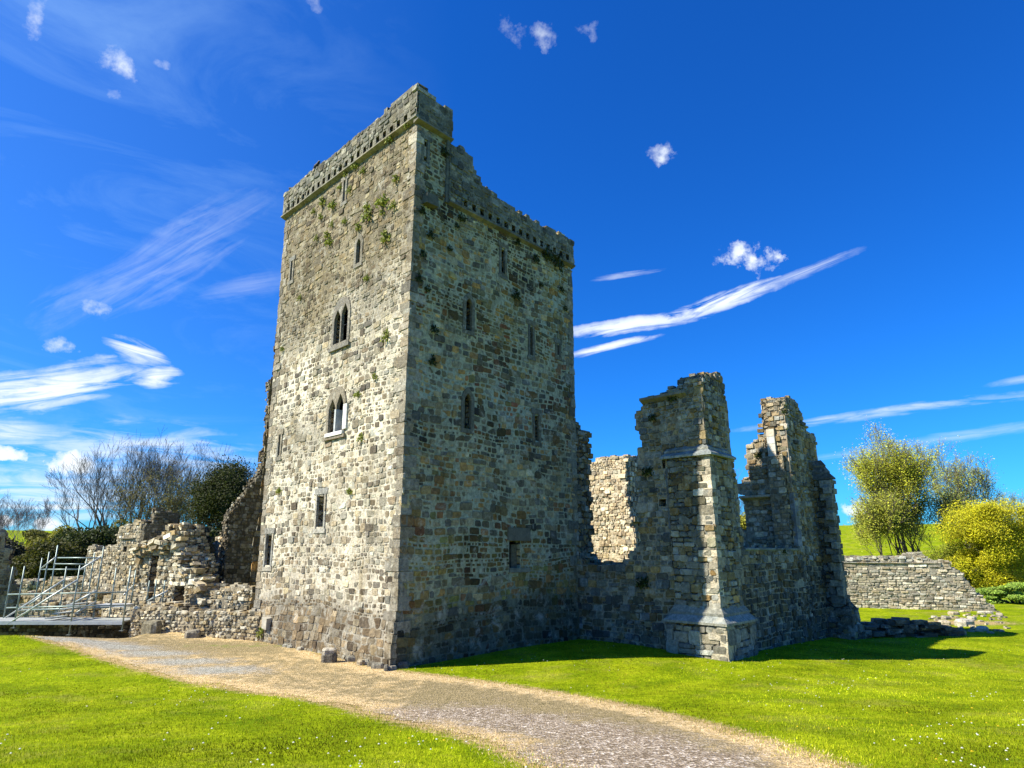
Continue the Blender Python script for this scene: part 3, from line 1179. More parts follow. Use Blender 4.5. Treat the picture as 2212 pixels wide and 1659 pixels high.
# west wall of the chapel (window gap broken through it)
CA = arris(.42)
OA = CA - dL * 5.6
FA = Fr(OA, AL)
pts = [(1190, 1440), (1195, 890), (1207, 904), (1219, 929), (1234, 931), (1241, 968), (1237, 1000), (1242, 1082), (1244, 1206), (1262, 1222), (1345, 1218), (1366, 1196), (1384, 1186), (1380, 1155), (1386, 1090), (1378, 1030), (1376, 995), (1388, 954), (1375, 913), (1373, 894), (1391, 878), (1397, 866), (1424, 856), (1451, 842), (1472, 831), (1497, 818)]
pa = FA.poly(pts)
s_end = 5.6
pa = pa + [(s_end, pa[-1][1]), (s_end, -.6)]
pa[0] = (pa[0][0], -.6)
hA = [rect(FA.sz, 1424, 1439, 1078, 1094), rect(FA.sz, 1431, 1437, 988, 1012)]
wallA = thing('ruined_wall', 'broken chapel wall with a wide ragged gap, running from the tower to the nearest buttress', 'wall', tuple(OA))
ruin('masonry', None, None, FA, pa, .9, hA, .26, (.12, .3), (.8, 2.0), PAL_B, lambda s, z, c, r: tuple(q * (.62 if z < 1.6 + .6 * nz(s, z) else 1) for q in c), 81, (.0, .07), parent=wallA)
mb = MB()
s0, z0 = FA.sz(1388, 868)
moulding(mb, FA, s0, s0 + 1.8, z0 - .1, .22, .2, (.17, .16, .12), 7)
s0, z0 = FA.sz(1440, 1010)
for k in range(7):
    extrude_poly(mb, FA, [[(s0, z0 - 2.0 + k * .28), (s0 + .3 - (k % 2) * .05, z0 - 2.0 + k * .28), (s0 + .3 - (k % 2) * .05, z0 - 1.74 + k * .28), (s0, z0 - 1.74 + k * .28)]], -.1, .09, 0, jc((.13, .14, .135), rnd, .2))
mb.build('dressed_jamb', M_DR, wallA)

# south wall with the great window opening
FB = Fr(CA, AR)
pb = FB.poly([(1556, 811), (1566, 860), (1572, 901), (1577, 950), (1582, 985), (1590, 1050), (1597, 1113), (1602, 1165), (1604, 1192), (1650, 1190)])
sc = FB.sz(1713, 1077)[0]
zt = pb[-1][1]
pb = [(.3, -.9), (.3, pb[0][1] - .2)] + [(.9, pb[0][1] - .1)] + pb[:-1] + [(pb[-2][0] + .4, zt), (sc + .4, zt), (sc + .4, -.9)]
wallB = thing('ruined_wall', 'low shaded chapel wall below the great window gap, between the two buttresses', 'wall', tuple(CA))
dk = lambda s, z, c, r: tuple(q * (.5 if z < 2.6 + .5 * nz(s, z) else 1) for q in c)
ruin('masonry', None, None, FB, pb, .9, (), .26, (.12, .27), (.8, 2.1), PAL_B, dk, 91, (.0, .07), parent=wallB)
mb = MB()
sj = pb[-4][0] if False else FB.sz(1606, 1192)[0]
moulding(mb, FB, sj, sc - .05, zt - .02, .08, .12, (.17, .18, .15), 8)
mb.build('sill', M_DR, wallB)

# tall fragment with the right jamb: two walls meeting
frag = thing('ruined_wall', 'tall ragged spire-like chapel corner right of the gap, its top catching the sun', 'wall', tuple(FB.P(sc, 0)))
pf = FB.poly([(1707, 872), (1711, 863), (1723, 876), (1732, 895), (1738, 916), (1744, 934), (1761, 938), (1764, 975), (1769, 1003)])
se = pf[-1][0]
pf = [(sc, -.9), (sc, pf[0][1])] + pf[1:] + [(se + .2, -.9)]
ruin('masonry', None, None, FB, pf, .9, (), .26, (.12, .27), (.8, 2.0), PAL_B, dk, 95, (.0, .08), parent=frag)
PC = FB.P(sc, 0, 0)
FC = Fr((PC.x, PC.y), AL)
pc = FC.poly([(1711, 863), (1700, 860), (1688, 861), (1668, 872), (1653, 881), (1660, 899), (1668, 915), (1671, 926), (1657, 941), (1640, 950), (1626, 959), (1614, 967), (1619, 1000), (1620, 1022), (1608, 1035), (1600, 1047), (1596, 1060), (1610, 1100), (1619, 1145), (1600, 1150), (1560, 1152)])
pc = [(-.02, -.6), (-.02, pc[0][1])] + pc[1:] + [(pc[-1][0], -.6)]
ruin('masonry', None, None, FC, pc[::-1], .8, (), .26, (.11, .24), (.8, 2.0), PAL_RUIN, None, 97, (.0, .07), parent=frag)
mb = MB()
a0, z0 = FC.sz(1602, 1064)
a1, _ = FC.sz(1674, 1066)
moulding(mb, FC, a0, a1, z0 - .35, .28, .2, (.27, .22, .15), 9)
moulding(mb, FC, a0 + 1.0, a1, z0 - .62, .18, .16, (.27, .22, .15), 10)
mb.build('string_course', M_DR, frag)
mb = MB()
a0, zt2 = FC.sz(1659, 943)
a1, zb2 = FC.sz(1670, 992)
z = zb2
while z < zt2:
    mb.box(FC.P(a0, z, -.05), FC.d * .32, FC.n * .2, (0, 0, .3), 0, jc((.5, .48, .42), rnd, .1))
    z += .31
# blue-grey dressed jamb of the great window
za, zb = FB.sz(1719, 1180)[1], FB.sz(1714, 1070)[1]
z = za
while z < zb:
    h = rnd.uniform(.26, .4)
    mb.box(FB.P(sc - .06, z, -.12), FB.d * .42, FB.n * .17, (0, 0, h - .012), 0, jc((.16, .18, .20), rnd, .12))
    mb.box(FB.P(sc - .10, z, -.45), FB.d * .12, FB.n * .3, (0, 0, h - .012), 0, jc((.15, .17, .185), rnd, .12))
    z += h
zb2 = FB.sz(1707, 875)[1]
while z < zb2 - .7:
    h = rnd.uniform(.26, .4)
    mb.box(FB.P(sc - .04, z, -.25), FB.d * rnd.uniform(.18, .3), FB.n * .28, (0, 0, h - .012), 0, jc((.30, .25, .185), rnd, .15))
    z += h
mb.build('dressed_jamb', M_DR, frag)
# raised pilaster strip on the inner face
mb = MB()
z_p = FC.sz(1690, 985)[1]
f9 = FC.off(.28)
a0 = FC.sz(1673, 1100)[0]
slab(mb, f9, grid_lines(a0, -.12, .3, []), grid_lines(-.5, z_p, .3, []), lambda s, z: z < z_p - .3 * abs(nz(s * 3, 2)), .28, (.2, .18, .13), (.2, .18, .13), .02, 0)
rubble(mb, f9, a0, -.12, -.5, z_p, None, (), (.13, .28), (.8, 1.8), PAL_RUIN, None, (.0, .04), seed=99)
mb.build('pilaster', STONE, frag)

# second buttress
B2 = FB.P(se - 1.1, 0, .75)
BA = B2
but2 = thing('buttress', 'shaded far corner buttress with sloping cap and crumbling foot, at the chapel right end', 'buttress', tuple(BA))
s_r = FB.sz(1812, 1150)[0]
w2_ = atd(1806, 1120, BA, AR)[0]
zc = atd(1797, 1036, BA, AR)[1]
mb = MB()
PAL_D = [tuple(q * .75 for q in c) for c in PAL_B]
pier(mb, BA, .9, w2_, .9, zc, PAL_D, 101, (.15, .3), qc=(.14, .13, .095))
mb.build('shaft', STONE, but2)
mb = MB()
courses(mb, BA + (nL + nR) * .08, 1.1, w2_ + .16, zc, BA - nL * .1 - nR * .35, .6, w2_ * .55, zc + .85, 3, (.13, .135, .115), .06, 5)
mb.build('weathering', M_ST, but2)
mb = MB()
pier(mb, BA + (nL + nR) * .22, 1.3, w2_ + .95, -.9, .75, PAL_D, 105, (.16, .34), qc=(.13, .12, .09))
frustum(mb, BA + (nL + nR) * .22, 1.3, w2_ + .95, .72, BA, .9, w2_, 1.25, (.15, .15, .12), 1)
Pb = BA + dR * (w2_ + .3) + nR * .3
for k in range(34):
    t = rnd.random()
    q = Pb + dR * (t * 1.5) - dL * rnd.uniform(0, 1.3) - nR * .1
    h = (1 - t) * 1.2
    block(mb, q + Vector((0, 0, -.45 + rnd.uniform(0, 1) * h + .1)), dR * rnd.uniform(.3, .6), dL * rnd.uniform(.3, .6), Vector((0, 0, rnd.uniform(.18, .4))), rnd, jc(rnd.choice(PAL_D), rnd))
mb.build('plinth', STONE, but2)

# sunlit wall seen through the gap
PD = Vector((ray(1330, 1200).x, ray(1330, 1200).y, 0)).normalized() * 37
FD = Fr((PD.x, PD.y), AL)
pd = FD.poly([(1180, 1010), (1240, 1000), (1275, 1001), (1300, 993), (1325, 988), (1345, 985), (1352, 992), (1356, 1060), (1360, 1110), (1367, 1160), (1371, 1195)])
pd = [(pd[0][0], -.5)] + pd + [(pd[-1][0], -.5)]
ruin('ruined_wall', 'sunlit rubble wall seen through the broken chapel gap', 'wall', FD, pd, 1.3, (), .34, (.10, .24), (.8, 2.0), [(.50, .42, .28), (.42, .35, .24), (.58, .5, .36), (.34, .27, .18)], None, 111, (.0, .08), back=False, mort=(.52, .44, .31))

# ------------------------------------------------------------------ garden wall far right
g0, g1 = gpt(1838, 1312), gpt(2040, 1318)
angG = math.degrees(math.atan2(g1.y - g0.y, g1.x - g0.x))
FG = Fr((g0.x, g0.y), angG)
pg = FG.poly([(1740, 1206), (1823, 1204), (1880, 1206), (1940, 1202), (1970, 1199), (1997, 1197), (2004, 1209), (2030, 1213), (2053, 1217), (2060, 1228), (2070, 1237), (2083, 1252), (2095, 1261), (2104, 1272), (2118, 1288), (2130, 1302), (2150, 1319), (2165, 1340)])
pg = [(pg[0][0], -1)] + pg
pg[-1] = (pg[-1][0], -1)
PAL_G = [(.38, .34, .25), (.28, .25, .18), (.50, .46, .36), (.21, .185, .14), (.42, .38, .30)]
gw = thing('garden_wall', 'long sunlit dry-looking stone wall stepping down to rubble at its right end, in the field at right', 'wall', tuple(FG.P(0, 0)))
ruin('masonry', None, None, FG, pg, .7, (), .26, (.09, .19), (1.2, 3.6), PAL_G, None, 121, (.0, .07), parent=gw, back=False, mort=(.26, .24, .19))
mb = MB()
a0, z0 = FG.sz(1820, 1216)
a1, z1_ = FG.sz(2032, 1217)
moulding(mb, FG, a0 - 3, a1, (z0 + z1_) / 2 - .05, .12, .1, (.26, .24, .19), 12)
for k in range(190):
    s = rnd.uniform(a0 - 2, a1 - .8)
    block(mb, FG.P(s, (z0 + z1_) / 2 + .12 + rnd.uniform(0, .28) * (1 if s > a0 + 3 else .8), -rnd.uniform(.0, .5)), FG.d * rnd.uniform(.15, .4), FG.n * rnd.uniform(.15, .35), Vector((0, 0, rnd.uniform(.08, .22))), rnd, jc((.42, .40, .34), rnd, .3))
mb.build('coping', M_ST, gw)

# ------------------------------------------------------------------ ruins left of the tower
def plane_at(u, dist, ang):
    d = ray(u, 1200)
    k = dist / d.y
    return Fr((d.x * k, d.y * k), ang)


def ground_poly(fr, pts, zb):
    p = fr.poly(pts)
    return [(p[0][0], zb)] + p + [(p[-1][0], zb)]


PAL_W = [(.42, .36, .24), (.33, .275, .175), (.54, .48, .34), (.22, .19, .125), (.42, .33, .18), (.60, .55, .42)]
# dark wing wall leaning up to the tower (broad side in shade, deepened by its darkened stone colours)
F1 = plane_at(492, 29.5, AR)
p1 = ground_poly(F1, [(492, 1150), (497, 1118), (506, 1098), (520, 1085), (543, 1050), (568, 1018), (575, 985), (582, 930), (588, 880), (588, 826), (600, 820)], -.2)
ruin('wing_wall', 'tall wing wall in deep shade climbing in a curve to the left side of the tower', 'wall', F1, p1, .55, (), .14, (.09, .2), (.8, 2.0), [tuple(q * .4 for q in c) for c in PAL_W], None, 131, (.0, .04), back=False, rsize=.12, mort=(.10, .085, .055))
# low lit wall behind it and the square pillar
F2 = plane_at(465, 33, -35)
ruin('ruined_wall', 'pale ruined wall stump close beside the dark wing wall', 'wall', F2, ground_poly(F2, [(446, 1200), (450, 1178), (465, 1175), (467, 1159), (500, 1159), (505, 1165)], -.2), .4, (), .28, (.08, .17), (.8, 1.8), PAL_W, None, 133, back=False)
F3 = plane_at(425, 31.5, -35)
ruin('pillar', 'free-standing dark-sided pillar of masonry between the mound and the wing wall', 'pillar', F3, ground_poly(F3, [(395, 1142), (410, 1140), (417, 1143), (419, 1180)], -.2), .85, (), .28, (.08, .17), (.8, 1.8), PAL_W, None, 135, back=False, mort=(.07, .075, .045), rsize=.12, rpal=[(.07, .08, .04), (.10, .10, .06), (.05, .055, .035)])  # side's shade put into green-black rim stones and dark mortar
# mound of collapsed masonry
F4 = plane_at(370, 28.5, -32)
p4 = ground_poly(F4, [(279, 1284), (278, 1240), (281, 1198), (295, 1183), (309, 1175), (341, 1168), (355, 1151), (368, 1141), (382, 1134), (394, 1136), (397, 1180), (407, 1205), (420, 1229), (418, 1250), (432, 1262), (447, 1277), (464, 1286), (466, 1330)], -.2)
h4 = [rect(F4.sz, 322, 338, 1200, 1292), rect(F4.sz, 375, 397, 1266, 1320)]
ruin('ruined_stair_turret', 'collapsed sunlit heap of masonry with two dark doorways, left of the tower', 'ruin', F4, p4, 1.0, h4, .18, (.07, .18), (.9, 2.6), PAL_W, None, 137, (.0, .12), back=False, rsize=.17, gap=.012)
mb = MB()
for k in range(260):
    t = rnd.random()
    u = 300 + 150 * t
    v0_ = np.interp(u, [300, 341, 382, 397, 420, 450], [1180, 1168, 1134, 1180, 1229, 1280])
    s, z = F4.sz(u, v0_ + rnd.uniform(-2, 42))
    if any(a - .2 < s < b + .2 and c < z < d + .2 for a, b, c, d in h4):
        continue
    block(mb, F4.P(s, z, rnd.uniform(-.4, .22)), F4.d * rnd.uniform(.2, .6) + Vector((0, 0, rnd.uniform(-.15, .15))), F4.n * rnd.uniform(.25, .5) + F4.d * rnd.uniform(-.15, .15), Vector((0, 0, rnd.uniform(.08, .24))) + F4.d * rnd.uniform(-.1, .1), rnd, jc(rnd.choice(PAL_W + [(.32, .24, .12)]), rnd, .3))
mound = bpy.data.objects['ruined_stair_turret']
mb.build('rubble', M_ST, None)
bpy.data.objects['rubble'].parent = mound
F5 = plane_at(440, 26.9, AR - 18)
ruin('ruined_wall', 'short thick shaded wall stub at the foot of the collapsed heap', 'wall', F5, ground_poly(F5, [(410, 1290), (412, 1284), (440, 1284), (463, 1290), (465, 1300)], -.1), .5, (), .25, (.12, .24), (.8, 1.8), PAL_W, None, 139, back=False)
# gable fragment, its shade put into darkened stone and mortar colours
F6 = plane_at(345, 30.8, AR - 4)
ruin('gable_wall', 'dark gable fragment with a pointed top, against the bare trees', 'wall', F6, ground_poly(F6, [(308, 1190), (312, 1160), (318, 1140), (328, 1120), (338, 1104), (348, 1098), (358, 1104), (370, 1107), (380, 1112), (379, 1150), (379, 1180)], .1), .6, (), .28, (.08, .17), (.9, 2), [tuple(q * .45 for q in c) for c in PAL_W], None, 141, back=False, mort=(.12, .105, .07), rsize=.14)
F7 = plane_at(270, 33.5, -30)
p7 = ground_poly(F7, [(178, 1285), (183, 1240), (190, 1185), (193, 1181), (205, 1181), (206, 1190), (232, 1190), (233, 1180), (252, 1175), (252, 1154), (262, 1138), (290, 1130), (313, 1126), (314, 1180), (330, 1200)], -.2)
r7 = ruin('ruined_wall', 'long pale stepped wall behind the scaffold stair', 'wall', F7, p7, .8, [rect(F7.sz, 236, 240, 1215, 1222), rect(F7.sz, 253, 257, 1230, 1238), rect(F7.sz, 266, 274, 1180, 1192)], .28, (.07, .17), (.9, 2.2), PAL_W, None, 143, back=False)
mb = MB()
a0, z0 = F7.sz(262, 1166)
moulding(mb, F7, a0, a0 + 1.2, z0, .12, .1, (.25, .22, .16), 14)
mb.build('ledge', M_DR, r7)
# low front wall and terrace wall
F8 = Fr((-14.9, 26.3), -21.5)
p8 = F8.poly([(286, 1315), (300, 1314), (330, 1312), (360, 1309), (362, 1316), (400, 1318), (447, 1322), (480, 1326), (520, 1328), (545, 1330), (560, 1330)])
p8 = [(p8[0][0], -.9)] + p8 + [(p8[-1][0], -.9)]
lw = ruin('low_wall', 'low rough retaining wall along the gravel path, ending at the tower foot', 'wall', F8, p8, .7, (), .22, (.07, .17), (.9, 2.4), [tuple(q * .85 for q in c) for c in PAL_W], None, 145, (.0, .08), back=False)
F9 = Fr((F8.O.x + 4.2 * F8.d.x - F8.n.x * 1.3, F8.O.y + 4.2 * F8.d.y - F8.n.y * 1.3), -21.5)
ruin('low_wall', 'upper terrace wall between the collapsed heap and the tower', 'wall', F9, ground_poly(F9, [(462, 1284), (470, 1276), (500, 1272), (520, 1271), (549, 1270)], -.2), .8, (), .24, (.07, .16), (.9, 2.2), PAL_W, None, 147, (.0, .1), back=False)
# fallen masonry blocks near the front wall end: foundations left
LOWS = [((87, 1262), (110, 1254), (150, 1251), (182, 1254), 36, -12, 'mid-height pale wall far behind the scaffold rails', (0, 0)),
        ((24, 1258), (40, 1256), (60, 1256), (62, 1262), 40, -10, 'small pale wall stub far left behind the scaffold', (0, 0)),
        ((40, 1288), (90, 1284), (140, 1287), (205, 1284), 33, -8, 'low broken foundation wall, rearmost of two behind the platform', (0, 0)),
        ((40, 1312), (100, 1310), (150, 1314), (206, 1308), 30.5, -6, 'low broken foundation wall, nearest behind the platform', (0, 0)),
        ((225, 1290), (250, 1283), (280, 1281), (318, 1284), 29.5, -25, 'low heap-topped wall between the scaffold and the collapsed heap', (0, 0))]
for i, (a_, b_, c_, d_, dist, ang, lab, _) in enumerate(LOWS):
    F = plane_at((a_[0] + d_[0]) / 2, dist, ang)
    ruin('foundation_wall', lab, 'wall', F, ground_poly(F, [a_, b_, c_, d_], -.9), 1.1, (), .24, (.1, .2), (1, 2.6), PAL_W, None, 151 + i, (.0, .08), back=False)
F11 = Fr((-21.5, 26.35), 17)
ruin('retaining_wall', 'dark wall of the hollow under the scaffold platform', 'wall', F11, [(0, -1.4), (0, .2), (3, .22), (5.5, .15), (7.9, .2), (7.9, -1.4)], .6, (), .26, (.12, .24), (.9, 2.2), [tuple(q * .3 for q in c) for c in PAL_W], None, 171, back=False, mort=(.06, .055, .04))  # stones and mortar darkened to carry the shade of the hollow
# dark mass at the far left edge
F10 = plane_at(10, 31, 35)
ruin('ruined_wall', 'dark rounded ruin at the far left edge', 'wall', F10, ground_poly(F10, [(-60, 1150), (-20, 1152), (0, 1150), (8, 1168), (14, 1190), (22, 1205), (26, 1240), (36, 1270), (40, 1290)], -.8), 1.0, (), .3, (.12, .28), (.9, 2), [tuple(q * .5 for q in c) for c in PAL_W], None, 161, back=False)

# loose blocks
def loose(label, u, v, w, d, h, ang, col, group=None, tilt=0.0, seed=0):
    p = gpt(u, v)
    rn = random.Random(seed)
    mb = MB()
    # chunky block with bevelled, chipped outline
    ring = []
    for (x, y) in ((-.5, -.3), (-.3, -.5), (.3, -.5), (.5, -.28), (.5, .3), (.28, .5), (-.3, .5), (-.5, .28)):
        ring.append((x * w * rn.uniform(.85, 1.05), y * d * rn.uniform(.85, 1.05)))
    vs = [(x, y, -.08) for x, y in ring] + [(x * 1.03, y * 1.03, h * .65 * rn.uniform(.8, 1.1)) for x, y in ring] + [(x * .8, y * .8, h * rn.uniform(.88, 1.05)) for x, y in ring]
    fs = []
    for k in (0, 8):
        fs += [(k + i, k + (i + 1) % 8, k + 8 + (i + 1) % 8, k + 8 + i) for i in range(8)]
    fs.append(tuple(range(16, 24)))
    mb.add(vs, fs, 0, col)
    o = mb.build('fallen_block', M_ST)
    o.location = p
    o.rotation_euler = (tilt, tilt * .5, R(ang))
    tag(o, label, 'stone', group)
    return o


loose('squared block lying against the left end of the low wall', 327, 1366, .75, .5, .42, -20, (.2, .18, .12), seed=1)
loose('narrow block wedged beside the squared block at the low wall end', 298, 1366, .4, .4, .4, -10, (.22, .19, .13), seed=2)
loose('flat-topped stone on the dirt in front of the low wall', 416, 1377, .55, .4, .25, 10, (.26, .23, .17), seed=3)
loose('round boulder with a pale cap against the tower foot', 710, 1430, .42, .38, .28, 5, (.13, .115, .09), seed=4)
o = loose('pale slab balanced on the round boulder at the tower foot', 710, 1430, .40, .3, .12, 15, (.42, .38, .3), seed=5)
o.location.z += .25
for i in range(26):
    u = 560 + i * 11.5 + rnd.uniform(-5, 5)
    if 690 < u < 730:
        continue
    v = 1372 + (u - 545) * .238 + rnd.uniform(2, 9)
    loose('small footing stone in the row along the base of the sunlit tower face', u, v, rnd.uniform(.14, .34), rnd.uniform(.12, .25), rnd.uniform(.07, .17), rnd.uniform(0, 90), jc((.3, .27, .2), rnd), 'footing stones along the tower base', seed=20 + i)
loose('dark corner stone at the foot of the tower near corner', 870, 1442, .34, .3, .16, 20, (.12, .11, .09), seed=71)
RS = [('pale squared block, largest of the fallen stones by the wall end', 2085, 1352, 1.3, .9, .65, 15), ('tilted pale slab left of the largest fallen block', 2040, 1350, .8, .6, .4, -20),
      ('small pale stone behind the tilted slab', 2043, 1338, .7, .5, .35, 10), ('long low slab right of the largest block', 2122, 1362, .8, .7, .35, 40), ('flat stone lying furthest right of the fallen stones', 2160, 1330, 1.0, .5, .3, 60),
      ('grey stone at the toe of the garden wall end', 2060, 1328, .8, .6, .35, 0), ('rounded stone behind the largest block', 2100, 1338, .7, .6, .3, 30), ('little pale stone in the grass below the long slab', 2140, 1368, .4, .3, .15, 0),
      ('thin slab at the foot of the broken wall steps', 2128, 1325, 1.1, .5, .25, -15), ('small stone left of the tilted slab', 2018, 1335, .5, .4, .22, 25), ('low flat stone just off the wall toe', 2083, 1322, .7, .4, .2, 5)]
for i, (lab, u, v, w, d, h, an) in enumerate(RS):
    loose(lab, u, v, w * .66, d * .62, h * .5, an, jc((.42, .36, .26), rnd, .22), 'fallen stones by the garden wall', .08 * rnd.uniform(-1, 1), seed=80 + i)
mb = MB()
for k in range(60):
    q = gpt(rnd.uniform(2010, 2180), rnd.uniform(1322, 1368))
    block(mb, q + Vector((0, 0, .03)), Vector((rnd.uniform(.1, .3), rnd.uniform(-.1, .1), 0)), Vector((0, rnd.uniform(.1, .25), 0)), Vector((0, 0, rnd.uniform(.05, .14))), rnd, jc((.34, .29, .20), rnd, .4))
tag(mb.build('stone_chips', M_ST), 'small pale stone chips strewn on the bare patch beside the garden wall end', 'gravel', kind='stuff')
# low ruined footing in the grass, right of the chapel
pm = gpt(1965, 1376)
mb = MB()
for k in range(170):
    t = rnd.uniform(-1, 1)
    h = .62 * (1 - t * t) ** .6
    q = Vector((pm.x + t * 2.3, pm.y + rnd.uniform(-.1, 1.1) + t * .25, pm.z + rnd.uniform(-.05, 1) * h))
    a = rnd.uniform(-.4, .4)
    block(mb, q, Vector((math.cos(a), math.sin(a), 0)) * rnd.uniform(.3, .7), Vector((-math.sin(a), math.cos(a), 0)) * rnd.uniform(.2, .45), Vector((0, 0, rnd.uniform(.1, .22))), rnd, jc((.12, .105, .075), rnd, .3))
tag(mb.build('stone_footing', M_ST), 'low dark remains of a wall in the grass right of the far buttress', 'ruin')


# ------------------------------------------------------------------ scaffold stair and platform
SC = (.20, .26, .25)
sc_ = thing('scaffold_walkway', 'galvanised scaffold platform with handrails and a stair over the hollow at far left', 'scaffold', tuple(plane_at(150, 26, 0).O))


def py(u, v, y):
    d = ray(u, v)
    k = y / d.y
    return Vector((d.x * k, y, EYE + d.z * k))


def pole(u0, v0, u1, v1, y, name='upright', r=.026, y2=None):
    mb = MB()
    p, q = py(u0, v0, y), py(u1, v1, y if y2 is None else y2)
    if name == 'upright':
        x = (p.x + q.x) / 2
        p.x = q.x = x
    mb.tube([p, q], r, 8, 0, jc(SC if name != 'stair_rail' else (.42, .46, .45), rnd, .1, .02))
    o = mb.build(name, M_MET, sc_, True)
    if name == 'upright':
        bp = MB()
        bp.box(p + Vector((-.08, -.08, -.01)), (.16, 0, 0), (0, .16, 0), (0, 0, .012), 0, (.2, .22, .21))
        b_ = bp.build('base_plate', M_MET, None)
        b_.parent = o
        for t in (.35, .72):
            c = MB()
            m = p.lerp(q, t)
            c.tube([m - Vector((0, 0, .05)), m + Vector((0, 0, .05))], r * 1.6, 8, 0, (.2, .25, .24))
            cc = c.build('coupler', M_MET, None)
            cc.parent = o
    return o


YF, YM, YB = 26.0, 27.1, 28.2
for (u0, v0, u1, v1, y) in ((150, 1371, 172, 1221, YF), (32, 1356, 51, 1223, YF), (264, 1362, 282, 1223, YF), (8, 1345, 26, 1224, YM), (126, 1345, 142, 1224, YM), (235, 1350, 250, 1226, YM),
                            (72, 1330, 89, 1205, YB), (86, 1330, 104, 1192, YB), (103, 1325, 122, 1178, YB), (201, 1345, 223, 1180, YM), (185, 1330, 203, 1195, YM + .4), (171, 1325, 186, 1206, YB),
                            (285, 1310, 291, 1232, YB), (318, 1310, 321, 1254, YM), (332, 1310, 337, 1252, YM), (352, 1305, 355, 1254, YM)):
    pole(u0, v0, u1, v1, y)
for (u0, v0, u1, v1, y) in ((17, 1284, 275, 1279, YF), (14, 1313, 268, 1307, YF), (125, 1205, 219, 1205, YM), (118, 1218, 200, 1219, YM + .4), (86, 1230, 185, 1230, YB), (40, 1318, 235, 1312, YM)):
    pole(u0, v0, u1, v1, y, 'rail')
for (u0, v0, u1, v1, y, y2) in ((15, 1349, 168, 1252, YF, YF), (8, 1337, 139, 1252, YM, YM), (89, 1228, 121, 1203, YB, YB), (172, 1231, 218, 1203, YF + .4, YM), (64, 1306, 90, 1288, YB, YB), (152, 1306, 210, 1275, YM, YM), (162, 1325, 208, 1299, YF + .5, YM), (268, 1285, 287, 1266, YF, YB), (319, 1298, 363, 1276, YM, YM)):
    pole(u0, v0, u1, v1, y, 'stair_rail', .034, y2)
mb = MB()
a, b = py(-30, 1347, YF), py(266, 1336, YF)
zd = (a.z + b.z) / 2
for k in range(6):
    y0 = YF + .02 + k * .23
    mb.box((-21.5, y0, zd - .05), (a.x * 0 + (b.x + 21.5), 0, 0), (0, .22, 0), (0, 0, .05), 0, jc((.34, .36, .34), rnd, .1, .02))
mb.box((-21.5, YF - .03, zd - .13), (b.x + 21.5, 0, 0), (0, .045, 0), (0, 0, .12), 0, (.38, .42, .44))
mb.build('deck', M_DECK, sc_)
mb = MB()
a, b = py(205, 1308, YM), py(268, 1307, YM)
mb.box((a.x, YM, a.z - .06), (b.x - a.x, 0, 0), (0, .7, 0), (0, 0, .09), 0, (.5, .52, .52))
mb.build('landing', M_DECK, sc_)
# treads between the two sloping rails
for k in range(9):
    t = .06 + k * .1
    a = py(15, 1349, YF).lerp(py(168, 1252, YF), t) - Vector((0, 0, .72))
    if a.z < zd:
        continue
    mb = MB()
    mb.box((a.x, YF + .06, a.z), (.24, 0, 0), (0, .95, 0), (0, 0, .04), 0, (.3, .33, .32))
    mb.build('tread', M_DECK, sc_)


# ------------------------------------------------------------------ wall plants and birds
def tuft_mesh(name, col, n=46, seed=0, r=.2):
    rn = random.Random(seed)
    mb = MB()
    for k in range(n):
        th, ph = rn.uniform(0, 2 * math.pi), rn.uniform(-.9, 1.3)
        d = Vector((math.cos(th) * math.cos(ph), abs(math.sin(th) * math.cos(ph)) * -1, math.sin(ph) * .9))
        p = d * r * rn.uniform(.2, .9)
        a = Vector((rn.uniform(-1, 1), rn.uniform(-1, 1), rn.uniform(-1, 1))).normalized() * r * .28
        b = d.cross(a).normalized() * r * .16
        mb.add([p - a * .3, p + b, p + a + d * r * .2, p - b], [(0, 1, 2, 3)], 0, jc(col, rn, .25))
    me = mb.build(name, M_LEAF)
    return me


def put_tufts(fr, fn, D0, lst, col, name, lab, grp):
    protos = [tuft_mesh(name, col, 70, k) for k in range(3)]
    rn = random.Random(4)
    for i, (x, y, r, desc) in enumerate(lst):
        s, z = fn(D0[0] + .3966 * x, D0[1] + .3966 * y)
        src = protos[i % 3]
        o = src if i < 3 else src.copy()
        if i >= 3:
            COL.objects.link(o)
        o.location = fr.P(s, z, .03)
        o.rotation_euler = (0, 0, R(fr.ang))
        k = r / 8.5
        o.scale = (k, k * .9, k * rn.uniform(.95, 1.4))
        tag(o, desc, 'plant', grp)


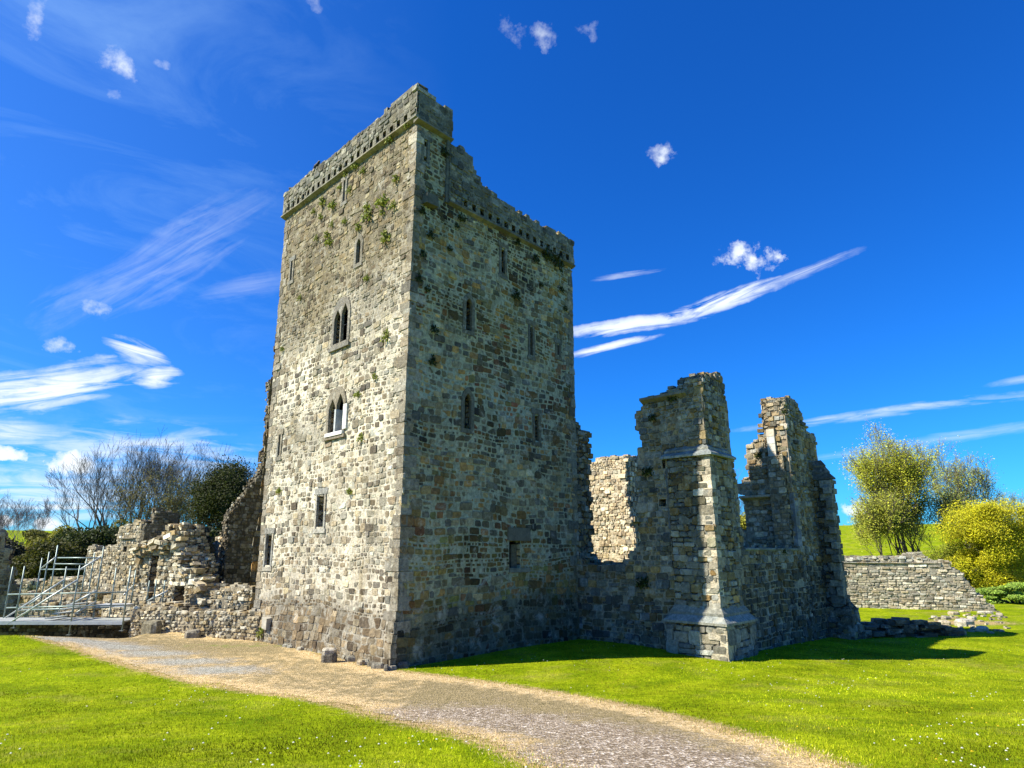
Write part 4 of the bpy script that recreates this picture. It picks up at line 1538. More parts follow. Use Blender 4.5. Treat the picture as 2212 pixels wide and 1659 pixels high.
LT = [(750, 345, 10, 'round yellow-green weed tuft just under the string course near the corner of the sunlit face'), (780, 565, 9, 'weed tuft nearest the tower corner, below the string course'), (560, 495, 9, 'upper left of the pair of tufts beside the high loop'),
      (600, 520, 8, 'upper right of the pair of tufts beside the high loop'), (505, 540, 7, 'tuft touching the top of the high loop window'), (475, 610, 7, 'tuft left of the high loop window'), (525, 625, 7, 'tuft right of the high loop window'),
      (380, 690, 10, 'large tuft, uppermost left in the cluster under the left part of the battlements'), (435, 710, 10, 'tall tuft beside the large one, right in the left cluster'), (330, 740, 7, 'tuft furthest left under the battlements'), (370, 770, 7, 'small tuft under the left cluster'),
      (710, 695, 14, 'largest bushy tuft high on the sunlit face'), (765, 710, 9, 'tuft right of the largest bushy tuft'), (705, 750, 7, 'small tuft directly under the largest bushy tuft'), (620, 715, 7, 'small tuft above the wide tuft in the middle'),
      (628, 760, 13, 'wide tuft in the middle of the upper sunlit face'), (575, 828, 8, 'tuft directly above the narrow pointed window'), (500, 795, 6, 'small tuft between the loop and the narrow pointed window'), (430, 810, 6, 'small tuft above the paired lower tufts'),
      (405, 870, 9, 'upper of two stacked tufts left of the narrow pointed window'), (418, 910, 10, 'lower of two stacked tufts left of the narrow pointed window'), (345, 885, 6, 'faint tuft furthest left level with the narrow pointed window'), (725, 885, 12, 'bushy tuft right of the narrow pointed window'),
      (620, 1105, 6, 'small tuft just below right of the narrow pointed window'), (725, 1420, 9, 'tuft right of the upper two-light window'), (160, 1490, 7, 'tuft on the far left edge below the upper two-light window'), (845, 270, 8, 'brownish tuft on the corner right under the string course'),
      (255, 1210, 6, 'small tuft left of the upper two-light window'), (665, 1640, 6, 'small tuft right above the lower two-light window'), (571, 1738, 7, 'tuft right of the lower two-light window head'), (588, 1970, 7, 'tuft below right of the lower two-light window'),
      (527, 2265, 7, 'tuft right of the barred window'), (142, 2262, 6, 'small tuft left of the barred window'), (70, 3025, 8, 'tuft beside the pale block low on the sunlit face')]
put_tufts(FL, fl, (548.6, 164.6), LT, (.17, .20, .025), 'wall_plant', '', 'weeds growing on the sunlit tower face')
RT = [(1030, 420, 10, 'dark weed clump in the angle beside the corner turret'), (910, 740, 8, 'dark clump under the corbel stump'), (1125, 780, 9, 'dark clump just under the shaded string course'), (1100, 820, 6, 'small dark clump below the string course clump'), (955, 870, 8, 'dark clump near the corner, upper shaded face'),
      (1060, 945, 6, 'small dark clump above the upper pointed window'), (915, 975, 7, 'dark clump close to the corner, above the upper pointed window'), (890, 1105, 7, 'dark clump on the corner edge of the shaded face'), (940, 1165, 6, 'small dark clump left of the upper pointed window'), (975, 1385, 9, 'dark clump low left of the upper pointed window'),
      (1420, 1200, 11, 'large round dark clump in the middle of the shaded face'), (1560, 1140, 6, 'small dark clump right of the large round one'), (1670, 1165, 7, 'dark clump near the right edge of the shaded face'), (1430, 910, 8, 'dark clump under the string course above the top slit'), (1590, 985, 17, 'broad dark moss patch under the right end of the string course'),
      (1645, 1020, 16, 'second moss patch at the right end under the string course'), (965, 1555, 8, 'dark clump between the two pointed windows near the corner'), (1690, 1270, 6, 'small dark clump on the right edge of the shaded face'), (1530, 1000, 9, 'ragged dark clump left of the moss patches')]
put_tufts(FR, FR.sz, (548.6, 164.6), RT, (.035, .05, .012), 'wall_plant', '', 'weeds growing on the shaded tower face')


def chapel_plants():
    src = tuft_mesh('wall_plant', (.04, .06, .015), 70, 8)
    lst = [(FA, 1402, 1022, 11, 'dark tuft on the chapel wall left of the dressed jamb'), (FA, 1393, 1262, 13, 'ivy clump low on the chapel wall beneath the gap'), (FA, 1412, 905, 8, 'dark tuft high on the chapel wall under its cornice'), (FA, 1456, 862, 10, 'weed clump on top of the chapel wall beside the buttress cap'),
           (FB, 1560, 1000, 6, 'tuft on the side of the near buttress'), (FC, 1640, 985, 9, 'moss tuft on the sunlit chapel fragment'), (FC, 1690, 990, 8, 'weed tuft in the middle of the sunlit chapel fragment'), (FC, 1697, 890, 7, 'green tuft at the top of the tall chapel fragment'), (FB, 1690, 1192, 6, 'small tuft on the great window sill')]
    for i, (f, u, v, r, d) in enumerate(lst):
        o = src if i == 0 else src.copy()
        if i:
            COL.objects.link(o)
        s, z = f.sz(u, v)
        o.location = f.P(s, z, .05)
        o.rotation_euler = (0, 0, R(f.ang))
        o.scale = (r / 8, r / 9, r / 8)
        tag(o, d, 'plant', 'weeds on the chapel ruin')


chapel_plants()


def bird(name, label, P, ang, k=1.0):
    mb = MB()
    c = (.02, .02, .022)
    prof_ = [(-.17, .10, .012), (-.11, .11, .035), (-.03, .125, .062), (.05, .15, .066), (.10, .19, .045), (.13, .225, .036), (.165, .235, .03), (.185, .23, .012), (.225, .222, .003)]
    mb.tube([Vector((x, 0, z)) for x, z, r in prof_], [r for x, z, r in prof_], 10, 0, c)
    o = mb.build(name, M_FEATHER, None, True)
    w = MB()
    for s in (-1, 1):
        w.add([(.07, s * .06, .18), (-.02, s * .072, .15), (-.22, s * .025, .10), (-.06, s * .06, .10), (.06, s * .066, .12)], [(0, 1, 2, 3, 4)], 0, c)
        w.tube([(.02, s * .025, .09), (.025, s * .025, .0)], .006, 5, 0, c)
    wo_ = w.build('wing', M_FEATHER)
    wo_.parent = o
    o.location = P
    o.rotation_euler = (0, 0, ang)
    o.scale = (k, k, k)
    tag(o, label, 'bird')


s_, z_ = fl(681, 360)
bird('crow', 'black crow perched mid-way along the sunlit battlements', FL.P(s_, topL(s_) + .12, -.05), R(AL), 1.35)
s_, z_ = fl(622, 412)
bird('crow', 'small dark bird at the far left end of the battlements', FL.P(.12, topL(0) + .08, -.05), R(AL + 180), 1.1)


# ------------------------------------------------------------------ trees
def grow(mb, p, d, ln, r, lvl, rn, tips, col, spread=.5, up=.12, kids=(2, 4), minr=.012, seg=3, maxl=6, dome=None):
    up = up if lvl < 4 else up * .4
    if dome and lvl and ((p.x - dome[0]) / dome[3]) ** 2 + ((p.y - dome[1]) / dome[3]) ** 2 + ((p.z - dome[2]) / dome[4]) ** 2 > 1 + rn.uniform(-.12, .12):
        return
    pts, rad = [p.copy()], [r]
    q = p.copy()
    dd = d.copy()
    for i in range(seg):
        dd = (dd + Vector((rn.uniform(-1, 1), rn.uniform(-1, 1), rn.uniform(-.6, 1))) * .13 + Vector((0, 0, up * .3))).normalized()
        q = q + dd * ln / seg
        pts.append(q.copy())
        rad.append(max(minr, r * (1 - .38 * (i + 1) / seg)))
    mb.tube(pts, rad, 6 if lvl < 2 else (4 if lvl < 4 else 3), 0, jc(col, rn, .12), cap=False)
    tips.append((q.copy(), lvl))
    if lvl >= maxl:
        return
    k = rn.randint(*kids)
    for i in range(k):
        j = rn.randint(1, seg) if i else seg
        base = pts[j]
        a = Vector((rn.uniform(-1, 1), rn.uniform(-1, 1), rn.uniform(-.2, .5)))
        a = (a - dd * a.dot(dd) * .6).normalized()
        nd = (dd + a * spread * rn.uniform(.5, 1.3) + Vector((0, 0, up))).normalized()
        grow(mb, base, nd, ln * rn.uniform(.66, .9), rad[j] * rn.uniform(.5, .72), lvl + 1, rn, tips, col, spread, up, kids, minr, seg, maxl, dome)


def leaves(mb, tips, n, size, spread, col, rn, droop=0.0):
    for k in range(n):
        p, _ = rn.choice(tips)
        c = p + Vector((rn.gauss(0, spread), rn.gauss(0, spread), rn.gauss(0, spread) - abs(rn.gauss(0, droop))))
        a = Vector((rn.uniform(-1, 1), rn.uniform(-1, 1), rn.uniform(-1, 1))).normalized()
        b = a.orthogonal().normalized()
        s = size * rn.uniform(.6, 1.4)
        mb.add([c - a * s, c + b * s * .55, c + a * s, c - b * s * .55], [(0, 1, 2, 3)], 0, jc(col, rn, .3, .1))


def tree(name, label, cat, u, dist, height, z0, seed, stems=1, spread=.5, barkc=(.07, .06, .055), leafc=None, nleaf=0, lsize=.2, lspread=.5, lvl=6, up=.12, kids=(2, 4), group=None, trunk=.22, first=.26, lean=.3, minr=.015, droop=0, minlvl=2, dome=None):
    d = ray(u, 1190)
    x, y = d.x * dist / d.y, dist
    root = thing(name, label, cat, (x, y, z0), group)
    rn = random.Random(seed)
    mb = MB()
    tips = []
    dm = (x, y, z0 + height * .52, dome * height, height * .48 + .3) if dome else None
    for s in range(stems):
        a = 2 * math.pi * (s + rn.random() * .5) / stems
        dd = Vector((math.cos(a) * lean * (stems > 1), math.sin(a) * lean * (stems > 1), 1)).normalized()
        grow(mb, Vector((x, y, z0 - .3)), dd, height * first, trunk * rn.uniform(.8, 1.1), 0, rn, tips, barkc, spread, up, kids, minr, 3, lvl, dm)
    zq = sorted(t[0].z for t in tips)
    zm = zq[int(len(zq) * .985)]
    k = 1 if dome else height / (zm - z0)
    for i, v in enumerate(mb.v):
        mb.v[i] = (x + (v[0] - x) * k, y + (v[1] - y) * k, z0 + (v[2] - z0) * k)
    tips = [(Vector((x + (t.x - x) * k, y + (t.y - y) * k, z0 + (t.z - z0) * k)), l) for t, l in tips]
    mb.build('trunk', M_BARK, root)
    if leafc:
        lb = MB()
        leaves(lb, [t for t in tips if t[1] >= minlvl], nleaf, lsize, lspread, leafc, rn, droop)
        lb.build('crown', M_LEAF, root)
    return root


def bush(name, label, cat, u, dist, w, d_, h, z0, seed, col, n=5000, lsize=.16, lobes=9, group=None, conical=False):
    d = ray(u, 1190)
    x, y = d.x * dist / d.y, dist
    root = thing(name, label, cat, (x, y, z0), group)
    rn = random.Random(seed)
    L_ = []
    for i in range(lobes):
        a, r = rn.uniform(0, 6.28), math.sqrt(rn.random())
        zz = rn.uniform(.25 if lobes < 20 else .06, .85)
        r *= 1.15 if lobes >= 20 else 1
        f = 1 - (zz * .85 if conical else zz * zz * .5)
        L_.append((Vector((x + math.cos(a) * r * w * .36 * f, y + math.sin(a) * r * d_ * .36 * f, z0 + zz * h * .9)), rn.uniform(.16, .3) if lobes < 20 else rn.uniform(.07, .17)))
    mb = MB()
    for i in range(n):
        c, k = rn.choice(L_)
        v = Vector((rn.gauss(0, 1), rn.gauss(0, 1), rn.gauss(0, 1))).normalized() * (rn.random() ** .4)
        p = c + Vector((v.x * w * k, v.y * d_ * k, v.z * h * k * .85))
        if p.z < z0:
            p.z = z0 + rn.random() * .3
        a = Vector((rn.uniform(-1, 1), rn.uniform(-1, 1), rn.uniform(-1, 1))).normalized()
        b = a.orthogonal().normalized()
        s = lsize * rn.uniform(.6, 1.5)
        mb.add([p - a * s, p + b * s * .6, p + a * s, p - b * s * .6], [(0, 1, 2, 3)], 0, jc(col, rn, .3, .1))
    mb.build('foliage', M_LEAF, root)
    sb = MB()
    for i in range(6):
        c, k = L_[i % len(L_)]
        sb.tube([(x, y, z0 - .3), (x * .5 + c.x * .5, y * .5 + c.y * .5, z0 + (c.z - z0) * .5), tuple(c)], [.12, .08, .04], 5, 0, (.06, .05, .04))
    sb.build('stem', M_BARK, root)
    return root


GB = 'bare trees behind the left ruins'
BK = (.115, .10, .08)


def bare(label, u, dist, h, seed, stems, dome, lean=.55, col=BK, first=.27, z0=.5, spread=.5, lvl=7, trunk=.34):
    return tree('bare_tree', label, 'tree', u, dist, h, z0, seed, stems, spread, col, None, 0, lvl=lvl, up=.10, kids=(2, 3), group=GB, trunk=trunk, lean=lean, first=first, minr=.009, dome=dome)


bare('wide-crowned leafless tree, leftmost of the big group', 222, 66, 13.8, 21, 5, .42, .8)
bare('leafless tree rising behind the dark gable, second of the big group', 282, 68, 14.6, 2, 4, .42, .6)
bare('tall leafless tree in the middle right of the group', 366, 70, 14.9, 4, 4, .38, .5)
bare('leafless tree with upright stems behind the pillar', 432, 66, 13.4, 5, 3, .32, .4)
bare('pale leafless tree showing just beside the dark evergreen', 505, 80, 13.0, 6, 3, .35, .4, (.16, .14, .15))
bush('shrub', 'olive green tree line low at far left behind the bare saplings', 'shrub', 78, 64, 12, 4, 5.4, .5, 23, (.13, .13, .03), 16000, .09, 24)
bare('small distant leafless tree at far left', 55, 95, 9.5, 7, 4, .45, .5, (.17, .14, .16), z0=1, trunk=.14)
bare('distant leafless tree cut by the left edge of the view', -12, 80, 9.5, 8, 3, .4, .5, (.16, .13, .14), z0=1, trunk=.16, lvl=7)
tree('budding_tree', 'tree with faint olive new leaf amid the leafless group', 'tree', 345, 62, 11.6, .5, 3, 4, .5, (.11, .10, .06), (.18, .16, .04), 5000, .07, .3, lvl=7, up=.1, kids=(2, 3), trunk=.2, lean=.5, first=.24, minr=.01, dome=.36)
DK = (.035, .05, .012)
bush('yew_tree', 'dark broad yew behind the long stepped wall', 'tree', 205, 50, 8.5, 6, 5.0, .2, 11, DK, 26000, .09, 14)
bush('yew_tree', 'dark yew right of the broad one, behind the wall steps', 'tree', 262, 55, 5.5, 5, 5.2, .2, 12, (.03, .04, .012), 14000, .09, 10)
bush('yew_tree', 'dark olive hedge tree behind the scaffold rails', 'tree', 120, 47, 6.5, 5, 4.0, 0, 13, (.06, .065, .012), 20000, .08, 12)
bush('shrub', 'yellow-green shrub showing above the scaffold posts', 'shrub', 118, 56, 5, 4, 5.2, .2, 14, (.20, .20, .02), 14000, .075, 9)
bush('shrub', 'olive brown hedge at far left beyond the scaffold', 'shrub', 55, 52, 7, 5, 3.6, 0, 15, (.12, .10, .025), 9000, .13, 12)
bush('shrub', 'dark shrub filling the far left corner', 'shrub', -5, 50, 6, 5, 4.0, 0, 16, (.03, .035, .015), 7000, .14, 9)
pine = tree('pine_tree', 'dark green pine beside the wing wall', 'tree', 489, 48, 8.2, .3, 17, 1, .75, (.08, .06, .045), (.035, .045, .01), 42000, .07, .42, lvl=4, up=.0, kids=(3, 4), trunk=.2, first=.4, minlvl=3, dome=.21)
bush('yew_tree', 'dark evergreen low between the pillar and the wing wall', 'tree', 458, 46, 3.6, 3, 5.0, 0, 18, (.03, .045, .012), 6000, .12, 7)
bush('shrub', 'low olive shrubs behind the gable fragment', 'shrub', 300, 60, 9, 4, 6.0, .2, 19, (.10, .11, .02), 7000, .14, 9)
# right
YG = (.38, .40, .03)
tree('poplar_tree', 'tall loose yellow-green tree beyond the garden wall', 'tree', 1958, 66, 17.6, 0, 31, 4, .5, (.12, .10, .07), YG, 46000, .075, .34, lvl=7, up=.16, trunk=.24, lean=.35, kids=(2, 3), droop=.35, first=.22, dome=.25)
tree('poplar_tree', 'lower yellow-green tree at the left foot of the tall one', 'tree', 1912, 64, 11.2, 0, 32, 4, .55, (.12, .10, .07), (.34, .36, .04), 22000, .075, .28, lvl=7, up=.12, trunk=.16, lean=.5, droop=.35, kids=(2, 3), first=.22, dome=.34)
tree('poplar_tree', 'pale green tree at the right foot of the tall one', 'tree', 2012, 67, 11.8, 0, 35, 4, .55, (.12, .10, .08), (.30, .33, .06), 17000, .075, .3, lvl=7, up=.1, trunk=.16, lean=.5, kids=(2, 3), first=.22, dome=.36)
tree('sparse_tree', 'airy pale green tree above the golden thicket', 'tree', 2098, 74, 17.0, 0, 33, 3, .45, (.14, .12, .10), (.30, .34, .06), 13000, .08, .3, lvl=7, up=.16, trunk=.22, lean=.3, kids=(2, 3), first=.22, dome=.2)
tree('sparse_tree', 'low airy pale tree at the right edge above the thicket', 'tree', 2165, 82, 13.0, 0, 34, 3, .45, (.14, .12, .11), (.24, .28, .09), 9000, .08, .3, lvl=7, up=.12, trunk=.18, lean=.4, kids=(2, 3), first=.22, dome=.36)
bush('willow_thicket', 'large golden-green thicket right of the garden wall', 'shrub', 2165, 54, 12.5, 7, 9.0, -.6, 36, (.46, .44, .012), 110000, .055, 70)
bush('willow_thicket', 'golden thicket continuing out of the right edge', 'shrub', 2290, 56, 9, 7, 8.6, -.6, 37, (.44, .40, .02), 40000, .07, 40)
bush('willow_thicket', 'pale green scrub behind the middle of the garden wall', 'shrub', 1935, 62, 9.0, 4, 4.0, -.4, 38, (.22, .23, .035), 30000, .06, 30)
bush('willow_thicket', 'green scrub behind the stepped end of the garden wall', 'shrub', 2040, 56, 7.0, 4, 4.6, -.5, 39, (.22, .25, .02), 26000, .06, 14)
bush('hill_tree', 'small round tree on the crest of the far field', 'tree', 1872, 175, 6.2, 5, 5.2, 6.1, 40, (.11, .14, .03), 3500, .3, 8)
bare('distant leafless tree seen between the two chapel fragments', 1606, 75, 11.5, 41, 3, .3, .3, (.16, .14, .15), z0=0)
bush('shrub', 'yellow-green bush glimpsed through the slot between the chapel fragments', 'shrub', 1606, 60, 4, 4, 7.2, 0, 42, (.28, .27, .03), 7000, .12, 10)
bush('tall_grass_clump', 'bank of tall fresh green grass right of the fallen stones', 'grass', 2185, 46, 6.5, 4, 1.9, -.7, 43, (.24, .36, .05), 22000, .06, 26)
# line of hedge on the horizon so that the field ends in trees elsewhere
for i, (u, dist, w) in enumerate(((560, 110, 30), (900, 140, 40), (1250, 150, 40), (1500, 150, 30), (-250, 120, 30), (2500, 130, 26))):
    bush('hedgerow', ['distant hedgerow hidden behind the tower left side', 'distant hedgerow behind the tower', 'distant hedgerow behind the chapel', 'distant hedgerow behind the near buttress', 'distant hedgerow out beyond the left edge', 'distant hedgerow out beyond the right edge'][i], 'hedge', u, dist, w, 8, 4.5, 1.5, 60 + i, (.09, .10, .02), 2500, .45, 14)

# ------------------------------------------------------------------ ground
path_up = [(60, 1374), (120, 1371), (200, 1362), (290, 1360), (420, 1368), (545, 1382), (620, 1394), (700, 1414), (780, 1432), (850, 1449), (950, 1460), (1060, 1474), (1150, 1488), (1270, 1508), (1400, 1532), (1500, 1556), (1600, 1584), (1720, 1622), (1830, 1662), (1960, 1720), (2100, 1800)]
path_lo = [(1330, 1800), (1245, 1710), (1170, 1662), (1090, 1622), (990, 1588), (850, 1556), (740, 1526), (640, 1506), (520, 1492), (420, 1474), (320, 1450), (230, 1424), (150, 1396), (90, 1382)]
PP = []
for u, v in path_up + path_lo:
    q = gpt(u, v)
    PP.append((q.x, q.y))
A_ = np.array(PP)
B_ = np.roll(A_, -1, 0)


def path_sd(X, Y):
    """signed distance to the path outline, negative inside"""
    X = np.asarray(X, float)
    Y = np.asarray(Y, float)
    best = np.full(X.shape, 1e9)
    ins = np.zeros(X.shape, bool)
    for (ax, ay), (bx, by) in zip(A_, B_):
        dx, dy = bx - ax, by - ay
        t = np.clip(((X - ax) * dx + (Y - ay) * dy) / (dx * dx + dy * dy), 0, 1)
        best = np.minimum(best, np.hypot(X - ax - t * dx, Y - ay - t * dy))
        with np.errstate(divide='ignore', invalid='ignore'):
            c = ((ay > Y) != (by > Y)) & (X < dx * (Y - ay) / (dy if dy else 1e-9) + ax)
        ins ^= c
    return np.where(ins, -best, best)


def make_ground_mat():
    m, t, b = mat('lawn', 1.0, .03)
    co = N(t, 'ShaderNodeTexCoord').outputs['Object']
    at = N(t, 'ShaderNodeAttribute', attribute_name='Col')
    sp = N(t, 'ShaderNodeSeparateColor')
    L(t, at.outputs['Color'], sp.inputs[0])
    n1 = tnoise(t, co, .8, 5, .65)
    n2 = tnoise(t, co, 7, 6, .7)
    n3 = tnoise(t, co, 40, 4, .7)
    g = ramp(t, n1, [(.3, (.105, .17, .003)), (.5, (.20, .265, .004)), (.7, (.31, .36, .010))])
    g = mulc(t, g, ramp(t, n2, [(.3, .6), (.7, 1.35)]))
    g = mulc(t, g, (.26, .22, .06), ramp(t, tnoise(t, co, .45, 6, .75), [(.52, 0.0), (.68, .55)]), 'MIX')
    g = mulc(t, g, ramp(t, n3, [(.3, .45), (.7, 1.55)]))
    straw = ramp(t, tnoise(t, co, 5, 6, .75), [(.3, (.16, .15, .035)), (.48, (.40, .29, .13)), (.7, (.55, .42, .25))])
    straw = mulc(t, straw, ramp(t, n3, [(.3, .55), (.7, 1.4)]))
    f = mth(t, 'ADD', sp.outputs[0], mth(t, 'MULTIPLY', mth(t, 'SUBTRACT', n2, .5), 1.4))
    f = ramp(t, f, [(.38, 0.0), (.62, 1.0)])
    c = mulc(t, g, straw, f, 'MIX')
    L(t, c, b.inputs['Base Color'])
    bump(t, b, mth(t, 'ADD', n3, n2), .6, .06)
    return m


def make_path_mat():
    m, t, b = mat('trodden_path', .95, .1)
    co = N(t, 'ShaderNodeTexCoord').outputs['Object']
    at = N(t, 'ShaderNodeAttribute', attribute_name='Col')
    sp = N(t, 'ShaderNodeSeparateColor')
    L(t, at.outputs['Color'], sp.inputs[0])
    n1 = tnoise(t, co, 2.2, 6, .7)
    n2 = tnoise(t, co, 9, 6, .75)
    v = N(t, 'ShaderNodeTexVoronoi')
    L(t, co, v.inputs['Vector'])
    v.inputs['Scale'].default_value = 26
    vs_ = N(t, 'ShaderNodeSeparateColor')
    L(t, v.outputs['Color'], vs_.inputs[0])
    grav = ramp(t, vs_.outputs[0], [(0, (.12, .09, .06)), (.55, (.30, .235, .17)), (.85, (.50, .42, .33)), (1, (.85, .76, .65))])
    blue = ramp(t, vs_.outputs[0], [(0, (.19, .19, .16)), (.5, (.30, .305, .27)), (1, (.5, .5, .45))])
    grav = mulc(t, grav, blue, sp.outputs[2], 'MIX')
    straw = ramp(t, n2, [(.32, (.22, .17, .06)), (.46, (.50, .36, .17)), (.66, (.76, .60, .36))])
    soil = ramp(t, n2, [(.3, (.12, .105, .045)), (.6, (.30, .24, .13)), (.72, (.5, .42, .28))])
    sf = mth(t, 'ADD', at.outputs['Alpha'], mth(t, 'MULTIPLY', mth(t, 'SUBTRACT', n1, .5), 1.8))
    straw = mulc(t, straw, soil, ramp(t, sf, [(.35, 0.0), (.75, .9)]), 'MIX')
    f = mth(t, 'ADD', sp.outputs[0], mth(t, 'MULTIPLY', mth(t, 'SUBTRACT', mth(t, 'ADD', mth(t, 'MULTIPLY', n2, .5), mth(t, 'MULTIPLY', n1, .5)), .5), 2.6))
    f = ramp(t, f, [(.25, 0.0), (.75, .9)])
    c = mulc(t, straw, grav, f, 'MIX')
    n3 = tnoise(t, co, 45, 4, .7)
    c = mulc(t, c, ramp(t, n3, [(.3, .6), (.7, 1.35)]))
    gr = mulc(t, (.16, .24, .02), (.12, .19, .015), n3, 'MIX')
    e = mth(t, 'ADD', sp.outputs[1], mth(t, 'MULTIPLY', mth(t, 'SUBTRACT', n1, .5), 1.2))
    c = mulc(t, c, gr, ramp(t, e, [(.48, 0.0), (.72, .85)]), 'MIX')
    L(t, c, b.inputs['Base Color'])
    bump(t, b, mth(t, 'ADD', v.outputs['Distance'], n3), .7, .04)
    return m


def lines(a, b, fa, fb, fine, grow_):
    xs = list(np.arange(fa, fb + fine / 2, fine))
    s = fine
    while xs[-1] < b:
        s *= grow_
        xs.append(xs[-1] + s)
    s = fine
    while xs[0] > a:
        s *= grow_
        xs.insert(0, xs[0] - s)
    return xs


X = lines(-700, 700, -24, 26, .4, 1.14)
Y = lines(-60, 900, 0, 48, .4, 1.12)
XX, YY = np.meshgrid(X, Y)
SD = path_sd(XX.ravel(), YY.ravel())
vs = [(x, y, terr(x, y)) for x, y in zip(XX.ravel(), YY.ravel())]
nx = len(X)
fs = [(j * nx + i, j * nx + i + 1, (j + 1) * nx + i + 1, (j + 1) * nx + i) for j in range(len(Y) - 1) for i in range(nx - 1)]
mb = MB()
mb.v, mb.f, mb.m = vs, fs, [0] * len(fs)
dry = np.clip(.72 - SD / .75, 0, 1)
RX, RY = XX.ravel(), YY.ravel()
p_ = gpt(2090, 1345)
dry = np.maximum(dry, .75 * np.exp(-((RX - p_.x) / 3.2) ** 2 - ((RY - p_.y) / 1.6) ** 2))
mb.c = [(float(q), 0, 0, 1) for q in dry]
tag(mb.build('ground', make_ground_mat(), None, True), None, None, kind='structure')
# path sheet, ragged outline, a few millimetres proud
ZG = np.array([v[2] for v in vs]).reshape(XX.shape)
XA, YA = np.array(X), np.array(Y)


def gz(x, y):
    i = int(np.clip(np.searchsorted(XA, x) - 1, 0, len(XA) - 2))
    j = int(np.clip(np.searchsorted(YA, y) - 1, 0, len(YA) - 2))
    a, b = (x - XA[i]) / (XA[i + 1] - XA[i]), (y - YA[j]) / (YA[j + 1] - YA[j])
    return float(ZG[j, i] * (1 - a) * (1 - b) + ZG[j, i + 1] * a * (1 - b) + ZG[j + 1, i] * (1 - a) * b + ZG[j + 1, i + 1] * a * b)


st = .12
x0, x1 = A_[:, 0].min() - .5, A_[:, 0].max() + .5
y0, y1 = A_[:, 1].min() - .5, A_[:, 1].max() + .5
gx, gy = np.arange(x0, x1, st), np.arange(max(y0, 5.5), y1, st)
GX, GY = np.meshgrid(gx, gy)
sdp = path_sd(GX.ravel(), GY.ravel()).reshape(GX.shape)
NZ = np.array([nz(a * 1.1, b * 1.1, 5) * .5 + nz(a * 3.3, b * 3.3, 6) * .25 for a, b in zip(GX.ravel(), GY.ravel())]).reshape(GX.shape)
ok = (sdp + NZ * .55) < 0
cp = [gpt(u, v) for u, v in [(300, 1400), (700, 1480), (1000, 1530), (1250, 1600), (1450, 1660)]]
g_c = [gpt(u, v) for u, v in [(130, 1380), (190, 1386), (260, 1398), (330, 1412), (400, 1430), (470, 1448)]]
g_f = [gpt(u, v) for u, v in [(900, 1545), (1000, 1545), (1120, 1560), (1250, 1580), (1350, 1605), (1450, 1640), (1550, 1690), (1250, 1640), (1380, 1690)]]
ids = -np.ones(GX.shape, int)
mb = MB()


def vget(j, i):
    if ids[j, i] < 0:
        x, y = float(GX[j, i]), float(GY[j, i])
        ids[j, i] = len(mb.v)
        mb.v.append((x, y, gz(x, y) + .005))
        g1_ = max(math.exp(-((x - q.x) ** 2 / 2.6 + (y - q.y) ** 2 / .7)) for q in g_c)
        g2_ = max(math.exp(-((x - q.x) ** 2 + (y - q.y) ** 2) / 1.6) for q in g_f)
        edge = max(0, 1 + float(sdp[j, i]) / .35)
        # scattered grass in the patch by the low wall
        mossy = .55 * math.exp(-((x + 9) / 3.5) ** 2 - ((y - 22.8) / 1.0) ** 2)
        soilw = min(1, .25 + .65 * sm(.2, 1.1, -float(sdp[j, i])) * (1 if x > -2 else .6) + .5 * math.exp(-((x + 8) / 4.0) ** 2 - ((y - 22.6) / 1.2) ** 2))
        mb.c.append((max(g1_, g2_) * .95, min(1, mossy + edge * .15), min(1, g1_), soilw))
    return int(ids[j, i])


for j in range(GX.shape[0] - 1):
    for i in range(GX.shape[1] - 1):
        if ok[j, i] and ok[j + 1, i] and ok[j, i + 1] and ok[j + 1, i + 1]:
            mb.f.append((vget(j, i), vget(j, i + 1), vget(j + 1, i + 1), vget(j + 1, i)))
mb.m = [0] * len(mb.f)
tag(mb.build('path', make_path_mat(), None, True), None, None, kind='structure')


# ------------------------------------------------------------------ grass blades and flowers (real geometry on the lawn)
def scatter(n, seed, ymin, ymax, dens_pow=2.0):
    rs = np.random.RandomState(seed)
    y = ymin + (ymax - ymin) * rs.rand(n) ** dens_pow
    x = (rs.rand(n) * 2 - 1) * (y * .88 + 1.5)
    return x, y, rs


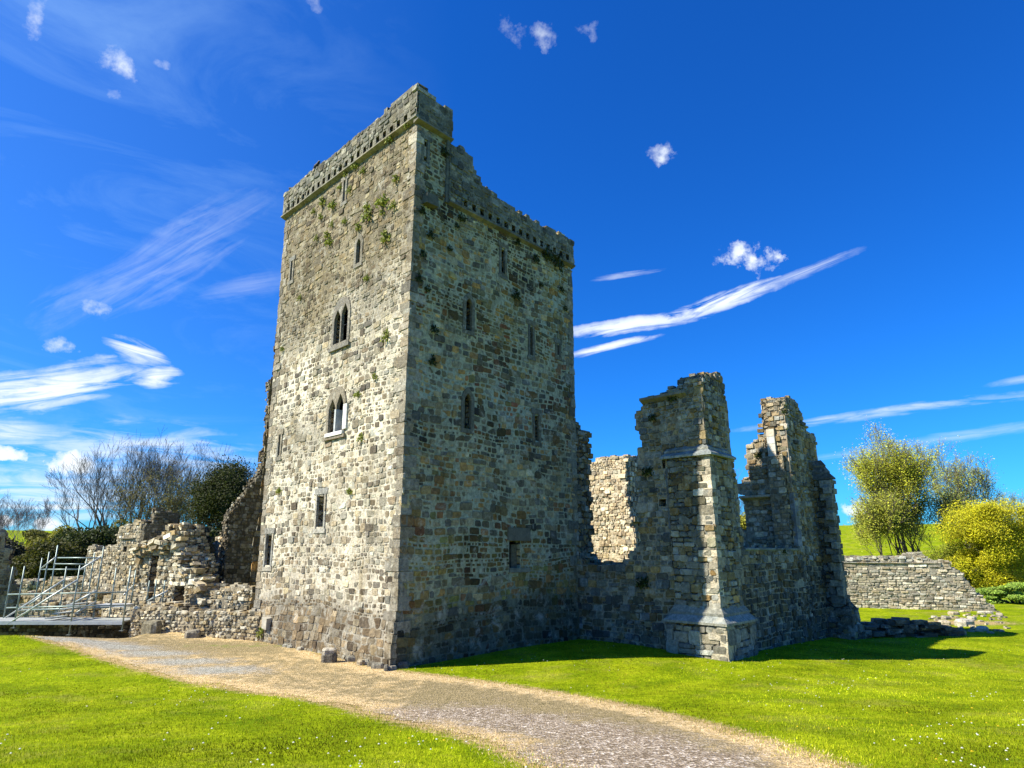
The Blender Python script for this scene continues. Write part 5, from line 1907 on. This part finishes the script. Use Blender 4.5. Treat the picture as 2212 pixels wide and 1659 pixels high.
def blades(n, seed, hmin, hmax, wid, cols, name, ymin=7.0, ymax=30, pw=1.7, path_only=False):
    x, y, rs = scatter(n, seed, ymin, ymax, pw)
    d = path_sd(x, y)
    # keep off the walls' footprint: inside tower or chapel
    m = (d > rs.rand(n) * .8 - .38) if not path_only else ((np.abs(d + .1) < .55 * rs.rand(n)))
    e1 = (x - TN.x) * FR.n.x + (y - TN.y) * FR.n.y
    e2 = (x - TN.x) * FL.n.x + (y - TN.y) * FL.n.y
    m &= (e1 > -.02) | (e2 > -.02)
    x, y = x[m], y[m]
    n = len(x)
    z = np.array([terr(a, b) for a, b in zip(x, y)])
    th = rs.rand(n) * 2 * np.pi
    h = hmin + (hmax - hmin) * rs.rand(n)
    lx, ly = (rs.rand(n) - .5) * h * 1.5, (rs.rand(n) - .5) * h * 1.5
    w = wid * (.6 + .8 * rs.rand(n)) * (.6 + y / 18)
    V = np.zeros((n, 3, 3))
    V[:, 0] = np.stack([x - np.cos(th) * w, y - np.sin(th) * w, z - .01], 1)
    V[:, 1] = np.stack([x + np.cos(th) * w, y + np.sin(th) * w, z - .01], 1)
    V[:, 2] = np.stack([x + lx, y + ly, z + h], 1)
    me = bpy.data.meshes.new(name)
    me.vertices.add(n * 3)
    me.vertices.foreach_set('co', V.astype(np.float32).ravel())
    me.loops.add(n * 3)
    me.loops.foreach_set('vertex_index', np.arange(n * 3, dtype=np.int32))
    me.polygons.add(n)
    me.polygons.foreach_set('loop_start', np.arange(0, n * 3, 3, dtype=np.int32))
    me.update()
    at = me.color_attributes.new('Col', 'FLOAT_COLOR', 'POINT')
    C = np.array(cols)[rs.randint(0, len(cols), n)] * np.exp(rs.randn(n, 1) * .22)
    big = np.array([nz(a * .5, b * .5, 9) for a, b in zip(x, y)])[:, None]
    C = C * (1 + 1.0 * big) * .95
    if not path_only:
        dull = np.array([max(0, nz(a * .22, b * .3, 19) + .5 * nz(a * 1.1, b * 1.1, 23)) for a, b in zip(x, y)])[:, None]
        C = C * (1 - np.minimum(dull, .6) * np.array([[.25, .45, -.6]]))
    C = np.repeat(np.concatenate([C, np.ones((n, 1))], 1), 3, 0)
    at.data.foreach_set('color', C.astype(np.float32).ravel())
    me.materials.append(M_GRASSB)
    o = bpy.data.objects.new(name, me)
    COL.objects.link(o)
    return o


tag(blades(270000, 1, .015, .042, .0055, [(.30, .37, .006), (.36, .41, .008), (.22, .30, .005), (.42, .44, .02)], 'grass'), 'short bright mown grass on both sides of the path', 'grass', kind='stuff')
tag(blades(170000, 2, .015, .04, .006, [(.75, .58, .33), (.6, .44, .2), (.35, .32, .06)], 'dry_grass', path_only=True), 'dry straw-coloured grass fringing the trodden path', 'dry grass', kind='stuff')


def flowers(n, seed, col, size, name, label, cat, zones=None):
    x, y, rs = scatter(n, seed, 7.5, 30, 1.4)
    d = path_sd(x, y)
    dens = np.array([nz(a * .4, b * .4, seed) for a, b in zip(x, y)])
    e1 = (x - TN.x) * FR.n.x + (y - TN.y) * FR.n.y
    m = (d > .2) & (dens > .02) & ((e1 > .1) | (y < 18))
    mb = MB()
    for a, b in zip(x[m], y[m]):
        z = terr(a, b) + .05
        r = size * rs.uniform(.7, 1.3)
        k = 6
        mb.add([(a, b, z + .012)] + [(a + r * math.cos(t * 6.283 / k), b + r * math.sin(t * 6.283 / k), z) for t in range(k)], [(0, i + 1, (i + 1) % k + 1) for i in range(k)], 0, col)
    tag(mb.build(name, M_LEAF), label, cat, kind='stuff')


flowers(1500, 5, (.7, .7, .66), .014, 'daisies', 'tiny white daisies dotted over the lawn', 'flowers')
flowers(300, 6, (.7, .5, .02), .018, 'dandelions', 'yellow dandelion heads dotted over the lawn', 'flowers')
